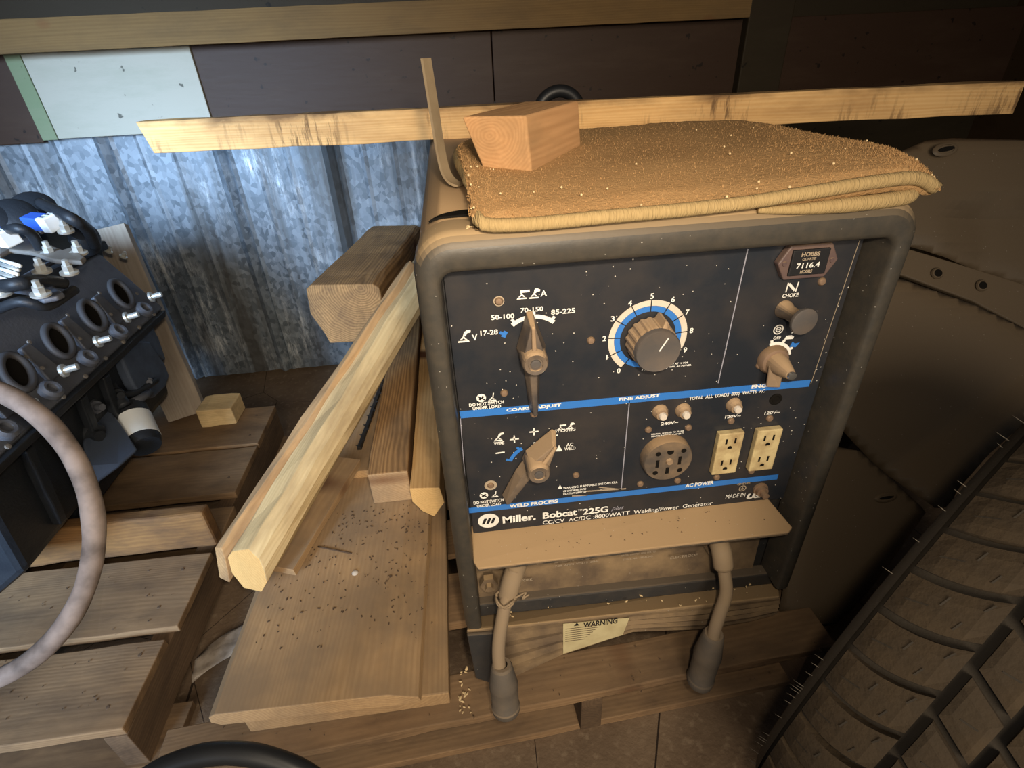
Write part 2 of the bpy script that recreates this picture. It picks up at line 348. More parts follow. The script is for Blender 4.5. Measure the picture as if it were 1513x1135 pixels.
def soft3(name, pts, faces, thick, mat, par):
    """moulded sheet: rounded by subdivision, then thickened"""
    bm = bmesh.new(); vs = [bm.verts.new(Vector(p)) for p in pts]
    for f in faces: bm.faces.new([vs[i] for i in f])
    me = bpy.data.meshes.new('m'); bm.to_mesh(me); bm.free()
    o = link(name, me, mat, par, True)
    m = o.modifiers.new('sub', 'SUBSURF'); m.levels = 3; m.render_levels = 3
    m = o.modifiers.new('sol', 'SOLIDIFY'); m.thickness = thick; m.offset = 0
    bev(o, 0.004, 2, 50); return o

# ------------------------------------------------------------------ the setting
fl = struct(link('floor', box_me(-3.0, 2.6, -1.6, 1.44, -0.05, 0.0), M['floor']))
YW = 1.40
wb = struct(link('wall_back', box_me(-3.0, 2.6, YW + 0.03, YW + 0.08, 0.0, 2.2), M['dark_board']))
def sheet(x0, x1, z0, z1):
    # flat pan with a pair of pressed ridges at its left edge
    prof = [(0, 0.008), (0.008, 0.0), (0.022, -0.014), (0.036, 0.0), (0.042, 0.008), (0.050, -0.002), (0.060, 0.004), (0.120, 0.003), (0.130, 0.0), (0.142, 0.003),
            (0.215, 0.003), (0.226, 0.0), (0.238, 0.003), (x1 - x0, 0.008)]
    bm = bmesh.new(); nz = 10; rows = []
    for k in range(nz + 1):
        z = z0 + (z1 - z0) * k / nz
        rows.append([bm.verts.new((x0 + px, YW + py + 0.004*noise.noise(Vector((x0+px*3, z*2.5, 0))), z)) for px, py in prof])
    for k in range(nz):
        for j in range(len(prof) - 1): bm.faces.new((rows[k][j], rows[k][j+1], rows[k+1][j+1], rows[k+1][j]))
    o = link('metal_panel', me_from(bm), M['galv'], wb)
    m = o.modifiers.new('sol', 'SOLIDIFY'); m.thickness = 0.0015
    return o
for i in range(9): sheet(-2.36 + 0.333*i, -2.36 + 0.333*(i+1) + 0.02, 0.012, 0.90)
# boards above the sheet metal
box('painted_board', -0.653, 0.20, YW-0.022, YW+0.02, 0.872, 1.085, M['brown_paint'], wb, 0.002)
box('painted_board', 0.203, 2.5, YW-0.020, YW+0.02, 0.872, 1.085, M['brown_paint'], wb, 0.002)
box('painted_board', -1.105, -0.656, YW-0.024, YW+0.02, 0.868, 1.085, M['white_paint'], wb, 0.002)['label'] = 'chalky white painted board'
box('painted_board', -1.150, -1.107, YW-0.024, YW+0.02, 0.866, 1.085, M['green_paint'], wb, 0.002)['label'] = 'faded green painted strip'
box('painted_board', -2.4, -1.153, YW-0.018, YW+0.02, 0.86, 1.085, M['brown_paint'], wb, 0.002)
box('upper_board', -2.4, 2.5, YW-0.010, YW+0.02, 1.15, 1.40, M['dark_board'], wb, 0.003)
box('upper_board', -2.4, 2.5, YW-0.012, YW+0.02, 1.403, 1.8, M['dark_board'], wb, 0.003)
struct(stick('trim_1', (-2.4, YW-0.045, 1.118), (0.965, YW-0.045, 1.125), rect(0.07, 0.076), M['beam'], jit=0.0008))
struct(box('trim_2', 0.975, 1.115, YW-0.055, YW+0.02, 0.0, 2.2, M['dark_board'], b=0.004))
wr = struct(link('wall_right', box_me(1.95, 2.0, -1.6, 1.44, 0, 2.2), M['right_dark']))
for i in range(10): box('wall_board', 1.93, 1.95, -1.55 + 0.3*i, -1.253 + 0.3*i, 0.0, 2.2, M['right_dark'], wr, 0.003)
wl = struct(link('wall_left', box_me(-3.05, -3.0, 0.2, 1.44, 0, 2.2), M['dark_board']))
struct(link('ceiling', box_me(-3.0, 2.6, -0.3, 1.48, 2.2, 2.25), M['dark_board']))
# knot hole in the floor dirt is a small ring of dark wood
kn = tag(lathe('knot_hole', [(0.0, 0.030), (0.006, 0.026), (0.008, 0.018), (0.003, 0.012), (0.001, 0.0)], (-0.5105, 1.0228, 0.0010), (0, 0, 1), M['chip'], n=16), 'small dark oval knot on the brown floor left of the long post', 'knot')
kn.scale = (1.0, 0.6, 1.0)

# ------------------------------------------------------------------ right pallet under the machine
def pallet(name, loc, rz, w, d, label, boards, strx, mat, smat, bottoms):
    p = empty(name, loc, label, 'pallet', None, rz); W = WM[p.name]
    for (y0, y1, x0, x1) in boards:
        o = stick('deck_board', W @ Vector((x0, (y0+y1)/2, 0.1235)), W @ Vector((x1, (y0+y1)/2, 0.1235)), rect(y1-y0, 0.019), mat, p, jit=0.0015, b=0.002)
    for x in strx:
        stick('stringer', W @ Vector((x, 0.0, 0.0665)), W @ Vector((x, d, 0.0665)), rect(0.038, 0.094), smat, p, jit=0.001)
    for (y0, y1, x0, x1) in bottoms:
        stick('bottom_board', W @ Vector((x0, (y0+y1)/2, 0.0098)), W @ Vector((x1, (y0+y1)/2, 0.0098)), rect(y1-y0, 0.0185), mat, p, jit=0.0006)
    return p
pR = pallet('wooden_pallet', (-0.490, -0.075, 0), math.radians(3.1), 1.12, 1.0,
    'dusty wooden pallet carrying the black control box and the two stacked planks',
    [(0.0, 0.076, 0.0, 1.125), (0.172, 0.285, 0.12, 1.12), (0.335, 0.435, 0.12, 1.12), (0.485, 0.585, 0.12, 1.12), (0.635, 0.735, 0.12, 1.12), (0.785, 0.885, 0.12, 1.12), (0.905, 1.0, 0.12, 1.12)],
    (0.14, 0.685, 1.09), M['pallet'], M['pallet_dark'], [(0.01, 0.10, 0.0, 1.12), (0.45, 0.55, 0.12, 1.12), (0.9, 1.0, 0.12, 1.12)])
pL = pallet('wooden_pallet', (-1.5, 0.010, 0), 0.0, 0.94, 0.94,
    'brown slatted wooden pallet at the left, under the black engine',
    [(0.0, 0.157, 0.0, 0.932), (0.182, 0.362, 0.0, 0.944), (0.40, 0.50, 0.0, 0.95), (0.55, 0.735, 0.0, 0.935), (0.75, 0.938, 0.0, 0.933)],
    (0.05, 0.50, 0.912), M['pallet'], M['pallet_dark'], [(-0.005, 0.10, 0.0, 0.965), (0.42, 0.52, 0.0, 0.96), (0.83, 0.93, 0.0, 0.96)])
# nails in the boards
def nails(par, pts):
    for (x, y) in pts:
        lathe('nail', [(0, 0.0035), (0.0012, 0.003), (0.0014, 0.0)], (x, y, 0.1331), (0, 0, 1), M['chip'], par, 8, False)
nails(pL, [(-0.61, 0.05), (-0.60, 0.14), (-0.61, 0.24), (-0.60, 0.33), (-0.60, 0.80), (-0.61, 0.90), (-0.60, 0.62)])
nails(pR, [(-0.35, -0.04), (0.60, -0.02)])
# board on edge across the left pallet
tag(stick('edge_board', (-1.45, 0.400, 0.1855), (-0.545, 0.400, 0.1855), rect(0.034, 0.100), M['edge'], jit=0.003, b=0.006),
    'orange-brown board standing on edge across the left pallet, in front of the engine', 'board')

# ------------------------------------------------------------------ planks and timbers
tag(stick('thick_plank', (-0.197, -0.024, 0.1520), (-0.20, 0.78, 0.1520), [(-0.158, -0.0165), (0.160, -0.0165), (0.160, 0.0165), (-0.158, 0.0165)], M['pine_dusty'], jit=0.001, b=0.003),
    'lower of the two stacked dusty planks, its right edge peeking out', 'plank')
tag(stick('wide_plank', (-0.238, -0.030, 0.1865), (-0.215, 0.80, 0.1865), [(0.150, -0.0165), (-0.140, -0.0165), (-0.158, -0.013), (-0.154, 0.002), (-0.108, 0.0165), (0.152, 0.0165), (0.163, 0.008), (0.163, -0.006)][::-1], M['pine_dusty'], jit=0.001, b=0.0015),
    'wide dusty plank on top of the stack beside the control box', 'plank')
# round-edged post running back along the left
t = tag(stick('landscape_post', (-0.3874, 0.1917, 0.2680), (-0.0363, 0.8192, 0.5841), [(-0.044, -0.012), (-0.030, -0.034), (0.014, -0.040), (0.040, -0.020), (0.044, 0.006), (0.030, 0.022), (-0.012, 0.036), (-0.034, 0.026), (-0.044, 0.008)], M['pine_pale'], jit=0.0022, b=0.002, endmat=M['endcut'], ucut=0.75),
    'long pale post with rounded edges and a fresh cut end pointing to the camera', 'post')
t = tag(stick('bark_slab', (-0.4412, 0.2167, 0.2620), (-0.0686, 0.7884, 0.5871), [(-0.012, -0.030), (0.010, -0.030), (0.012, 0.022), (-0.004, 0.028), (-0.014, 0.010)], M['slab'], jit=0.003, b=0.0015, ucut=0.8),
    'thin brownish orange slab lying against the left side of the long pale post', 'board')
tag(stick('narrow_board', (-0.3527, 0.2207, 0.2220), (-0.2577, 0.4902, 0.2520), rect(0.072, 0.018), M['pine_dusty'], jit=0.0015, b=0.0012),
    'narrow board with a pale right edge under the long pale post', 'board')
tag(stick('under_board', (-0.262, 0.48, 0.214), (-0.250, 0.86, 0.214), rect(0.13, 0.020), M['pine_dusty'], jit=0.0015, b=0.0015), 'dusty board lying beneath the black spiked strip, left of the square timber', 'board')
tag(stick('square_timber', (-0.146, 0.365, 0.266), (-0.142, 1.28, 0.266), rect(0.082, 0.084), M['timber'], jit=0.0015, b=0.003, endmat=M['pine_dusty']),
    'brown square timber lying between the spiked strip and the dark machine side', 'timber')
tag(stick('offcut_timber', (-0.069, 0.325, 0.2575), (-0.066, 1.10, 0.2575), [(-0.030, 0.030), (-0.034, -0.012), (-0.008, -0.050), (0.014, -0.030), (0.030, 0.0), (0.030, 0.036)][::-1], M['pine'], jit=0.001, b=0.0015, endmat=M['endcut']),
    'yellow timber with a bright orange cut end squeezed against the machine', 'timber')
# black spiked strip
sp = empty('spiked_strip', (-0.24, 0.575, 0.226), 'black strip with short spikes lying along the narrow board', 'strip')
p0, p1 = Vector((-0.242, 0.559, 0.229)), Vector((-0.200, 1.02, 0.229))
stick('strip_bar', p0, p1, rect(0.010, 0.009), M['spike'], sp, jit=0.0008, b=0.001)
for i in range(22):
    q = p0.lerp(p1, (i + 0.5) / 22); s = 1 if i % 2 else -1
    lathe('spike', [(0, 0.0035), (0.004, 0.003), (0.011, 0.0006)], q, (s * 0.9, -0.25, 0.45), M['spike'], sp, 6, False)
# heavy timber with growth rings, propped near the wall
mw, L = frame((-0.215, 0.605, 0.565), (-0.165, 1.22, 0.509))
ht = tag(stick('heavy_timber', (-0.243, 0.752, 0.505), (-0.165, 1.385, 0.470), [(-0.090, 0.010), (-0.087, 0.060), (-0.074, 0.070), (0.076, 0.072), (0.090, 0.062), (0.090, 0.000), (0.070, -0.060), (0.058, -0.080), (-0.050, -0.082), (-0.066, -0.070), (-0.080, -0.030)][::-1], M['timber'], jit=0.003, b=0.004),
    'heavy brown timber with visible growth rings on its end, near the metal wall', 'timber')
tag(stick('prop_post', (-0.228, 0.93, 0.134), (-0.228, 0.93, 0.408), rect(0.07, 0.075), M['block'], up=(0, 1, 0), jit=0.001),
    'short reddish upright prop under the heavy timber', 'post')
# leaning grey board behind the engine + small block
tag(stick('leaning_board', (-0.815, 0.925, 0.140), (-0.930, 1.12, 0.660), rect(0.105, 0.030), wood('grey_weathered_wood', (0.55, 0.48, 0.40), (0.38, 0.32, 0.26), 0.4, (0.26, 0.18, 0.11)), up=(0.2, -1, 0.3), jit=0.0015, b=0.002),
    'grey weathered board leaning up behind the engine', 'board')
tag(stick('wood_offcut', (-0.755, 0.905, 0.1625), (-0.655, 0.905, 0.1625), rect(0.085, 0.058), M['pine_pale'], jit=0.002, b=0.003),
    'small pale wood offcut sitting on the left pallet beside the grey board', 'block')
# scrap of dusty film on the floor
bm = bmesh.new(); gx, gy = 12, 5; vs = []
a0, a1, b0, b1 = [Vector(v) for v in ((-0.5688, 0.2090, 0.0120), (-0.4858, 0.2839, 0.0120), (-0.5577, 0.1518, 0.0120), (-0.4764, 0.2151, 0.0120))]
for i in range(gx + 1):
    for j in range(gy + 1):
        p = a0.lerp(a1, i/gx).lerp(b0.lerp(b1, i/gx), j/gy); p.z = 0.006 + 0.008*abs(math.sin(j*1.9 + i*0.3)) ; vs.append(bm.verts.new(p))
for i in range(gx):
    for j in range(gy): bm.faces.new((vs[i*(gy+1)+j], vs[(i+1)*(gy+1)+j], vs[(i+1)*(gy+1)+j+1], vs[i*(gy+1)+j+1]))
o = link('film_scrap', me_from(bm), M['film'], smooth=True); o.modifiers.new('s', 'SOLIDIFY').thickness = 0.001
tag(o, 'crumpled grey scrap of film on the floor between the two pallets', 'film')

# ------------------------------------------------------------------ the machine
G = empty('welding_generator', (0.26, 0.5, 0.133), 'large dusty black welding generator with a control panel of knobs, sockets and white lettering', 'generator')
HW, HT = 0.52, 0.892
def u_outline(inset, r, zb, n=8):
    pts = [(inset, zb)]
    zt = HT - inset; x0, x1 = inset, HW - inset
    for k in range(5): pts.append((x0, zb + (zt - r - zb) * (k + 1) / 5.0))
    for k in range(1, n + 1):
        a = PI - (PI/2) * k / n; pts.append((x0 + r + r*math.cos(a), zt - r + r*math.sin(a)))
    for k in range(1, 7): pts.append((x0 + r + (x1 - x0 - 2*r) * k / 6.0, zt))
    for k in range(1, n + 1):
        a = PI/2 - (PI/2) * k / n; pts.append((x1 - r + r*math.cos(a), zt - r + r*math.sin(a)))
    for k in range(5): pts.append((x1, zt - r - (zt - r - zb) * (k + 1) / 5.0))
    return pts
def sweep(name, rows, mat, closeprof, par, smooth=True):
    bm = bmesh.new(); V = [[bm.verts.new(p) for p in r] for r in rows]; k = len(V)
    for a in range(k if closeprof else k - 1):
        A, B = V[a], V[(a + 1) % k]
        for i in range(len(A) - 1): bm.faces.new((A[i], A[i+1], B[i+1], B[i]))
    if closeprof:
        bm.faces.new([r[0] for r in V]); bm.faces.new([r[-1] for r in V][::-1])
    o = link(name, me_from(bm), mat, par, smooth)
    m = o.modifiers.new('es', 'EDGE_SPLIT'); m.split_angle = math.radians(38); return o
O = u_outline(0.0, 0.040, 0.290)
I = [(x, z) for x, z in u_outline(0.0, 0.040, 0.290)]
Iin = []
for x, z in u_outline(0.025, 0.014, 0.290):
    if z > 0.5: z -= 0.014 * (1 if z > HT - 0.06 else 0)
    Iin.append((x, z))
def lerp2(a, b, t): return (a[0] + (b[0]-a[0])*t, a[1] + (b[1]-a[1])*t)
def prow(t, y): return [Vector((*[lerp2(i, o, t)[0]], y, lerp2(i, o, t)[1])) for i, o in zip(Iin, O)]
rows = [prow(0, 0.050), prow(0, 0.006), prow(0.06, 0.0018), prow(0.16, 0.0)]
for k in range(0, 6):
    a = (PI/2) * k / 5; rows.append(prow(0.45 + 0.55*math.sin(a), 0.016 * (1 - math.cos(a))))
rows += [prow(1.0, 0.050)]
sweep('front_bezel', rows, M['bezel'], True, G)
# hood: shell behind the bezel
Hh = [(x, z) for x, z in u_outline(0.003, 0.034, 0.20)]
bm = bmesh.new(); ys = [0.0525, 0.056, 0.30, 0.60, 0.90, 1.02, 1.045, 1.055]; sc_ = [0.992, 1, 1, 1, 1, 1, 0.985, 0.94]; R_ = []
for y, s in zip(ys, sc_):
    R_.append([bm.verts.new((0.26 + (x - 0.26)*s, y, 0.55 + (z - 0.55)*s)) for x, z in Hh])
for a in range(len(ys) - 1):
    for i in range(len(Hh) - 1): bm.faces.new((R_[a][i], R_[a][i+1], R_[a+1][i+1], R_[a+1][i]))
bm.faces.new([v for v in R_[-1]])
o = link('hood', me_from(bm), M['hood'], G, True); m = o.modifiers.new('es', 'EDGE_SPLIT'); m.split_angle = math.radians(40)
# dark seam slot in the hood near the front left
bm = bmesh.new(); top, bot = [], []
for i in range(9):
    t = i/8; x = 0.018 + 0.052*t; z = HT - 0.0025 + 0.001 - max(0, (0.034 - x))**2*14
    top.append(bm.verts.new((x, 0.062 + 0.022*math.sin(t*PI*0.62), z + 0.0022))); bot.append(bm.verts.new((x, 0.062 + 0.004*t, z + 0.0018)))
for i in range(8): bm.faces.new((top[i], top[i+1], bot[i+1], bot[i]))
o = link('hood_gap', me_from(bm), M['hole'], G); o.modifiers.new('s', 'SOLIDIFY').thickness = 0.002
box('base_frame', 0.010, 0.510, 0.070, 1.04, 0.134, 0.20, M['plastic_black'], G, 0.004)
box('inner_back', 0.006, 0.514, 0.062, 0.075, 0.20, 0.86, M['plastic_black'], G)
# control panel plate
PY = 0.045
cp = box('control_panel', 0.0275, 0.4935, PY, 0.060, 0.446, 0.870, M['panel'], G)
# shelf lip under the panel
sh = slab3('front_shelf', [(0.0245, 0.060, 0.4465), (0.0245, 0.0, 0.440), (0.030, -0.012, 0.437), (0.472, -0.012, 0.434), (0.482, -0.004, 0.435), (0.468, 0.060, 0.4465)], 0.007, M['shelf'], G, 0.0025)
# terminal panel, bar, ledge, skirt
slab3('terminal_panel', [(0.0138, 0.0460, 0.3025), (0.4773, 0.0460, 0.2847), (0.485, 0.062, 0.44), (0.020, 0.062, 0.44)], 0.004, M['lowdust'], G, 0.0008)
stick('terminal_bar', (0.0104, 0.0400, 0.2910), (0.5114, 0.0400, 0.2756), rect(0.020, 0.030), M['plastic_black'], G, jit=0.0006, b=0.003)
slab3('lower_ledge', [(0.0020, -0.0020, 0.2893), (0.5031, -0.0020, 0.2703), (0.5323, 0.0500, 0.2502), (0.0061, 0.0500, 0.2602)], 0.006, M['lowdust'], G, 0.002)
def skirt():
    top = [(0.0017, -0.0000, 0.2845), (0.0534, -0.0000, 0.2819), (0.1483, 0.0000, 0.2787), (0.2617, 0.0000, 0.2737), (0.3782, -0.0000, 0.2687), (0.4573, 0.0000, 0.2664), (0.5066, -0.0000, 0.2651)]
    bot = [(0.0275, -0.0000, 0.1387), (0.0689, 0.0000, 0.1468), (0.1490, 0.0000, 0.1910), (0.2653, 0.0000, 0.2285), (0.3873, 0.0000, 0.2093), (0.4680, 0.0000, 0.2142), (0.5105, 0.0000, 0.2235)]
    bm = bmesh.new(); rows = []
    for k in range(9):
        t = k/8
        rows.append([bm.verts.new(Vector(a).lerp(Vector(b), t) + Vector((0, 0.004 + 0.0018*math.sin(t*7*PI) * (1 if 0.1 < t < 0.95 else 0), 0))) for a, b in zip(top, bot)])
    for a, b in zip(rows, rows[1:]):
        for i in range(len(a) - 1): bm.faces.new((a[i], a[i+1], b[i+1], b[i]))
    o = link('ribbed_skirt', me_from(bm), M['lowdust'], G); o.modifiers.new('s', 'SOLIDIFY').thickness = 0.004
skirt()
slab3('skid_corner', [(0.0019, -0.0060, 0.2903), (0.0428, -0.0060, 0.2865), (0.0551, -0.0060, 0.2229), (0.0599, -0.0060, 0.1637), (0.0300, -0.0060, 0.1510), (0.0060, -0.0060, 0.1731)], 0.006, M['plastic_black'], G, 0.002)
# --- printed matter on the panel (flat raised print, sub-parts of the control panel)
ZF = PY - 0.0004
def poly(name, pts, mat, par=None, th=0.0004, y=None):
    y = ZF if y is None else y
    return prism(name, pts, y - th, y, mat, par or cp)
def bar(name, a, b, w, mat, par=None, y=None):
    ax, az = a; bx, bz = b; L = math.hypot(bx-ax, bz-az); nx, nz = -(bz-az)/L*w/2, (bx-ax)/L*w/2
    return poly(name, [(ax+nx, az+nz), (ax-nx, az-nz), (bx-nx, bz-nz), (bx+nx, bz+nz)], mat, par, y=y)
def text(s, tl, br, mat, par=None, bold=0.0, y=None, shear=0.0, name='lettering'):
    """text filling the panel-plane box tl..br; tl, br = (x, z)"""
    c = bpy.data.curves.new('t', 'FONT'); c.body = s; c.offset = bold; c.resolution_u = 3; c.shear = shear
    o = bpy.data.objects.new('t', c); COL.objects.link(o)
    me = bpy.data.meshes.new_from_object(o.evaluated_get(bpy.context.evaluated_depsgraph_get()))
    bpy.data.objects.remove(o); bpy.data.curves.remove(c)
    xs = [v.co.x for v in me.vertices]; zs = [v.co.y for v in me.vertices]
    x0, x1, z0, z1 = min(xs), max(xs), min(zs), max(zs); y = ZF if y is None else y
    slope = (br[2] if len(br) > 2 else 0)
    for v in me.vertices:
        u = (v.co.x - x0)/(x1 - x0); q = (v.co.y - z0)/(z1 - z0)
        v.co = Vector((tl[0] + (br[0]-tl[0])*u, y - 0.0004, br[1] + (tl[1]-br[1])*q))
    me.materials.clear()
    return link(name, me, mat, par or cp)
def arc(name, c, r0, r1, a0, a1, mat, par=None, n=24, y=None):
    pts = [(c[0] + r1*math.cos(a0 + (a1-a0)*i/n), c[1] + r1*math.sin(a0 + (a1-a0)*i/n)) for i in range(n+1)]
    q = [(c[0] + r0*math.cos(a0 + (a1-a0)*i/n), c[1] + r0*math.sin(a0 + (a1-a0)*i/n)) for i in range(n+1)]
    y = ZF if y is None else y
    bm = bmesh.new(); P = [bm.verts.new((x, y-0.0004, z)) for x, z in pts]; Q = [bm.verts.new((x, y-0.0004, z)) for x, z in q]
    for i in range(n): bm.faces.new((P[i], P[i+1], Q[i+1], Q[i]))
    o = link(name, me_from(bm), mat, par or cp); return o
R = math.radians
# blue stripes
def stripe(l, r, w):
    poly('blue_stripe', [(l[0], l[1]), (l[0], l[1]-w), (r[0], r[1]-w), (r[0], r[1])], M['blue'])
stripe((0.0276, 0.6626), (0.4803, 0.6572), 0.0105)
stripe((0.0243, 0.4994), (0.4740, 0.4965), 0.0095)
# divider lines
bar('panel_line', (0.3592, 0.8385), (0.3547, 0.6664), 0.0012, M['line'])
bar('panel_line', (0.2409, 0.6531), (0.2406, 0.5037), 0.0012, M['line'])
bar('panel_line', (0.4886, 0.8405), (0.4820, 0.6509), 0.0006, M['dimwhite'])
bar('panel_line', (0.0278, 0.6554), (0.0208, 0.4475), 0.0010, M['line'])
W_ = M['white']
T = ZF - 0.0004
def tx(s, tl, br, mat=W_, **k): return text(s, tl, br, mat, y=T, **k)
tx('50-100', (0.0741, 0.7868), (0.0999, 0.7807), bold=0.02)
tx('70-150', (0.1069, 0.7923), (0.1325, 0.7866), bold=0.02)
tx('85-225', (0.1411, 0.7871), (0.1685, 0.7809), bold=0.02)
tx('17-28', (0.0608, 0.7692), (0.0805, 0.7629), bold=0.02)
tx('V', (0.0509, 0.7654), (0.0573, 0.7577), bold=0.02)
tx('A', (0.1296, 0.8109), (0.1367, 0.8039), bold=0.02)
tx('DO NOT SWITCH', (0.0400, 0.6730), (0.0825, 0.6683), bold=0.03)
tx('UNDER LOAD', (0.0439, 0.6674), (0.0786, 0.6626), bold=0.03)
tx('DO NOT SWITCH', (0.0323, 0.5111), (0.0736, 0.5055), bold=0.03)
tx('UNDER LOAD', (0.0365, 0.5042), (0.0695, 0.4988), bold=0.03)
tx('COARSE ADJUST', (0.0850, 0.6599), (0.1535, 0.6540), bold=0.04)
tx('FINE ADJUST', (0.2269, 0.6593), (0.2798, 0.6533), bold=0.04)
tx('ENGINE', (0.4007, 0.6585), (0.4366, 0.6527), bold=0.04)
tx('WELD PROCESS', (0.0815, 0.4977), (0.1497, 0.4909), bold=0.04)
tx('AC POWER', (0.3348, 0.4991), (0.3772, 0.4922), bold=0.04)
tx('TOTAL  ALL  LOADS  8000  WATTS  AC', (0.3195, 0.6499), (0.4204, 0.6448), bold=0.02)
tx('STICK/TIG', (0.1456, 0.6200), (0.1723, 0.6150), bold=0.02)
tx('WIRE', (0.0663, 0.6102), (0.0796, 0.6054), bold=0.03)
tx('AC', (0.1607, 0.5960), (0.1699, 0.5903), bold=0.02)
tx('WELD', (0.1582, 0.5891), (0.1730, 0.5841), bold=0.02)
tx('240V~', (0.2861, 0.6140), (0.3095, 0.6089), bold=0.02)
tx('120V~', (0.3732, 0.6139), (0.3949, 0.6090), bold=0.02)
tx('120V~', (0.4279, 0.6132), (0.4494, 0.6083), bold=0.02)
tx('NEUTRAL BONDED TO FRAME', (0.2748, 0.5967), (0.3190, 0.5942), bold=0.02)
tx('NEUTRE RACCORDE AU BATI', (0.2752, 0.5931), (0.3188, 0.5906), bold=0.02)
tx('GND/PE', (0.4141, 0.4884), (0.4336, 0.4843), M['dimwhite'], bold=0.02)
tx('MADE IN', (0.4005, 0.4679), (0.4302, 0.4602))
tx('USA', (0.4332, 0.4648), (0.4651, 0.4542), bold=0.06, shear=0.2)
tx('Miller.', (0.0704, 0.4763), (0.1178, 0.4622), bold=0.035)
tx('Bobcat', (0.1281, 0.4751), (0.1782, 0.4622), bold=0.03)
tx('TM', (0.1788, 0.4732), (0.1853, 0.4697))
tx('225G', (0.1865, 0.4729), (0.2235, 0.4613), bold=0.03)
tx('plus', (0.2284, 0.4707), (0.2465, 0.4618), M['line'], shear=0.3)
tx('CC/CV  AC/DC :8000WATT  Welding/Power  Generator', (0.1279, 0.4584), (0.3820, 0.4483), bold=0.008)
tx('WARNING: FLAMMABLE GAS CAN KILL', (0.1572, 0.5193), (0.2341, 0.5155), bold=0.02)
tx('USE ONLY WHERE RATED', (0.1573, 0.5134), (0.1899, 0.5098), bold=0.02)
tx('OUTPUT LIMITED', (0.1573, 0.5080), (0.1901, 0.5044), bold=0.02)
poly('warning_triangle', [(0.1496, 0.5166), (0.1563, 0.5163), (0.1529, 0.5237)], W_)
poly('warning_triangle', [(0.1467, 0.5838), (0.1558, 0.5831), (0.1512, 0.5940)], W_)
tx('CHOKE', (0.4126, 0.7814), (0.4321, 0.7766), bold=0.02)
tx('OFF', (0.4139, 0.7263), (0.4236, 0.7221), bold=0.02)
# choke valve mark
bar('choke_mark', (0.4165, 0.7946), (0.4160, 0.7830), 0.0014, W_); bar('choke_mark', (0.4286, 0.7947), (0.4276, 0.7829), 0.0014, W_); bar('choke_mark', (0.4176, 0.7932), (0.4263, 0.7846), 0.0030, W_)
# logo: white oval with three slanted bars
lc = (0.0506, 0.4707); n = 32
poly('logo_oval', [(lc[0] + 0.0150*math.cos(2*PI*i/n), lc[1] + 0.0137*math.sin(2*PI*i/n)) for i in range(n)], W_)
for k in range(3):
    x = lc[0] - 0.0088 + 0.0062*k
    poly('logo_bar', [(x-0.0012, lc[1]-0.0052), (x+0.0028, lc[1]-0.0052), (x+0.0068, lc[1]+0.0052), (x+0.0028, lc[1]+0.0052)], M['ink'], y=ZF-0.0005)
def icon(c, s, kind):
    cx, cz = c
    # cone over a workpiece line
    poly('weld_symbol', [(cx-s*0.55, cz-s*0.30), (cx-s*0.62, cz-s*0.45), (cx+s*0.45, cz-s*0.45), (cx+s*0.38, cz-s*0.30)], W_)
    poly('weld_symbol', [(cx-s*0.45, cz-s*0.22), (cx-s*0.12, cz+s*0.10), (cx-s*0.02, cz+s*0.10), (cx+s*0.28, cz-s*0.22), (cx+s*0.12, cz-s*0.22), (cx-s*0.08, cz-s*0.04), (cx-s*0.28, cz-s*0.22)], W_)
    if kind == 'stick': poly('weld_symbol', [(cx-s*0.18, cz+s*0.16), (cx-s*0.22, cz+s*0.52), (cx+s*0.75, cz+s*0.52), (cx+s*0.75, cz+s*0.28), (cx-s*0.02, cz+s*0.26), (cx-s*0.08, cz+s*0.12)], W_)
    if kind == 'tig': poly('weld_symbol', [(cx-s*0.12, cz+s*0.12), (cx+s*0.02, cz+s*0.62), (cx+s*0.30, cz+s*0.66), (cx+s*0.60, cz+s*0.48), (cx+s*0.55, cz+s*0.30), (cx+s*0.30, cz+s*0.28), (cx+s*0.04, cz+s*0.10)], W_)
    if kind == 'wire': poly('weld_symbol', [(cx-s*0.14, cz+s*0.10), (cx+s*0.02, cz+s*0.55), (cx+s*0.28, cz+s*0.72), (cx+s*0.62, cz+s*0.72), (cx+s*0.62, cz+s*0.48), (cx+s*0.30, cz+s*0.44), (cx+s*0.14, cz+s*0.16)], W_)
    if kind == 'load': bar('weld_symbol', (cx, cz-s*0.1), (cx+s*0.14, cz+s*0.7), s*0.12, W_)
icon((0.1099, 0.8072), 0.0105, 'stick'); icon((0.1233, 0.8068), 0.0105, 'tig'); icon((0.0424, 0.7620), 0.0125, 'wire')
icon((0.1537, 0.6217), 0.0090, 'stick'); icon((0.1660, 0.6223), 0.0090, 'tig'); icon((0.0732, 0.6159), 0.0105, 'wire')
icon((0.0692, 0.6775), 0.0100, 'load'); icon((0.0631, 0.5190), 0.0090, 'load')
for c in ((0.0554, 0.6791), (0.0474, 0.5201)):
    arc('switch_symbol', c, 0.0, 0.0058, 0, 2*PI, W_)
    bar('switch_symbol', (c[0]-0.0042, c[1]+0.003), (c[0]+0.0042, c[1]-0.003), 0.0016, M['ink'], y=T-0.0002)
    arc('switch_symbol', (c[0]-0.0015, c[1]-0.001), 0.0, 0.0016, 0, 2*PI, M['ink'], y=T-0.0002); arc('switch_symbol', (c[0]+0.0018, c[1]+0.0016), 0.0, 0.0014, 0, 2*PI, M['ink'], y=T-0.0002)
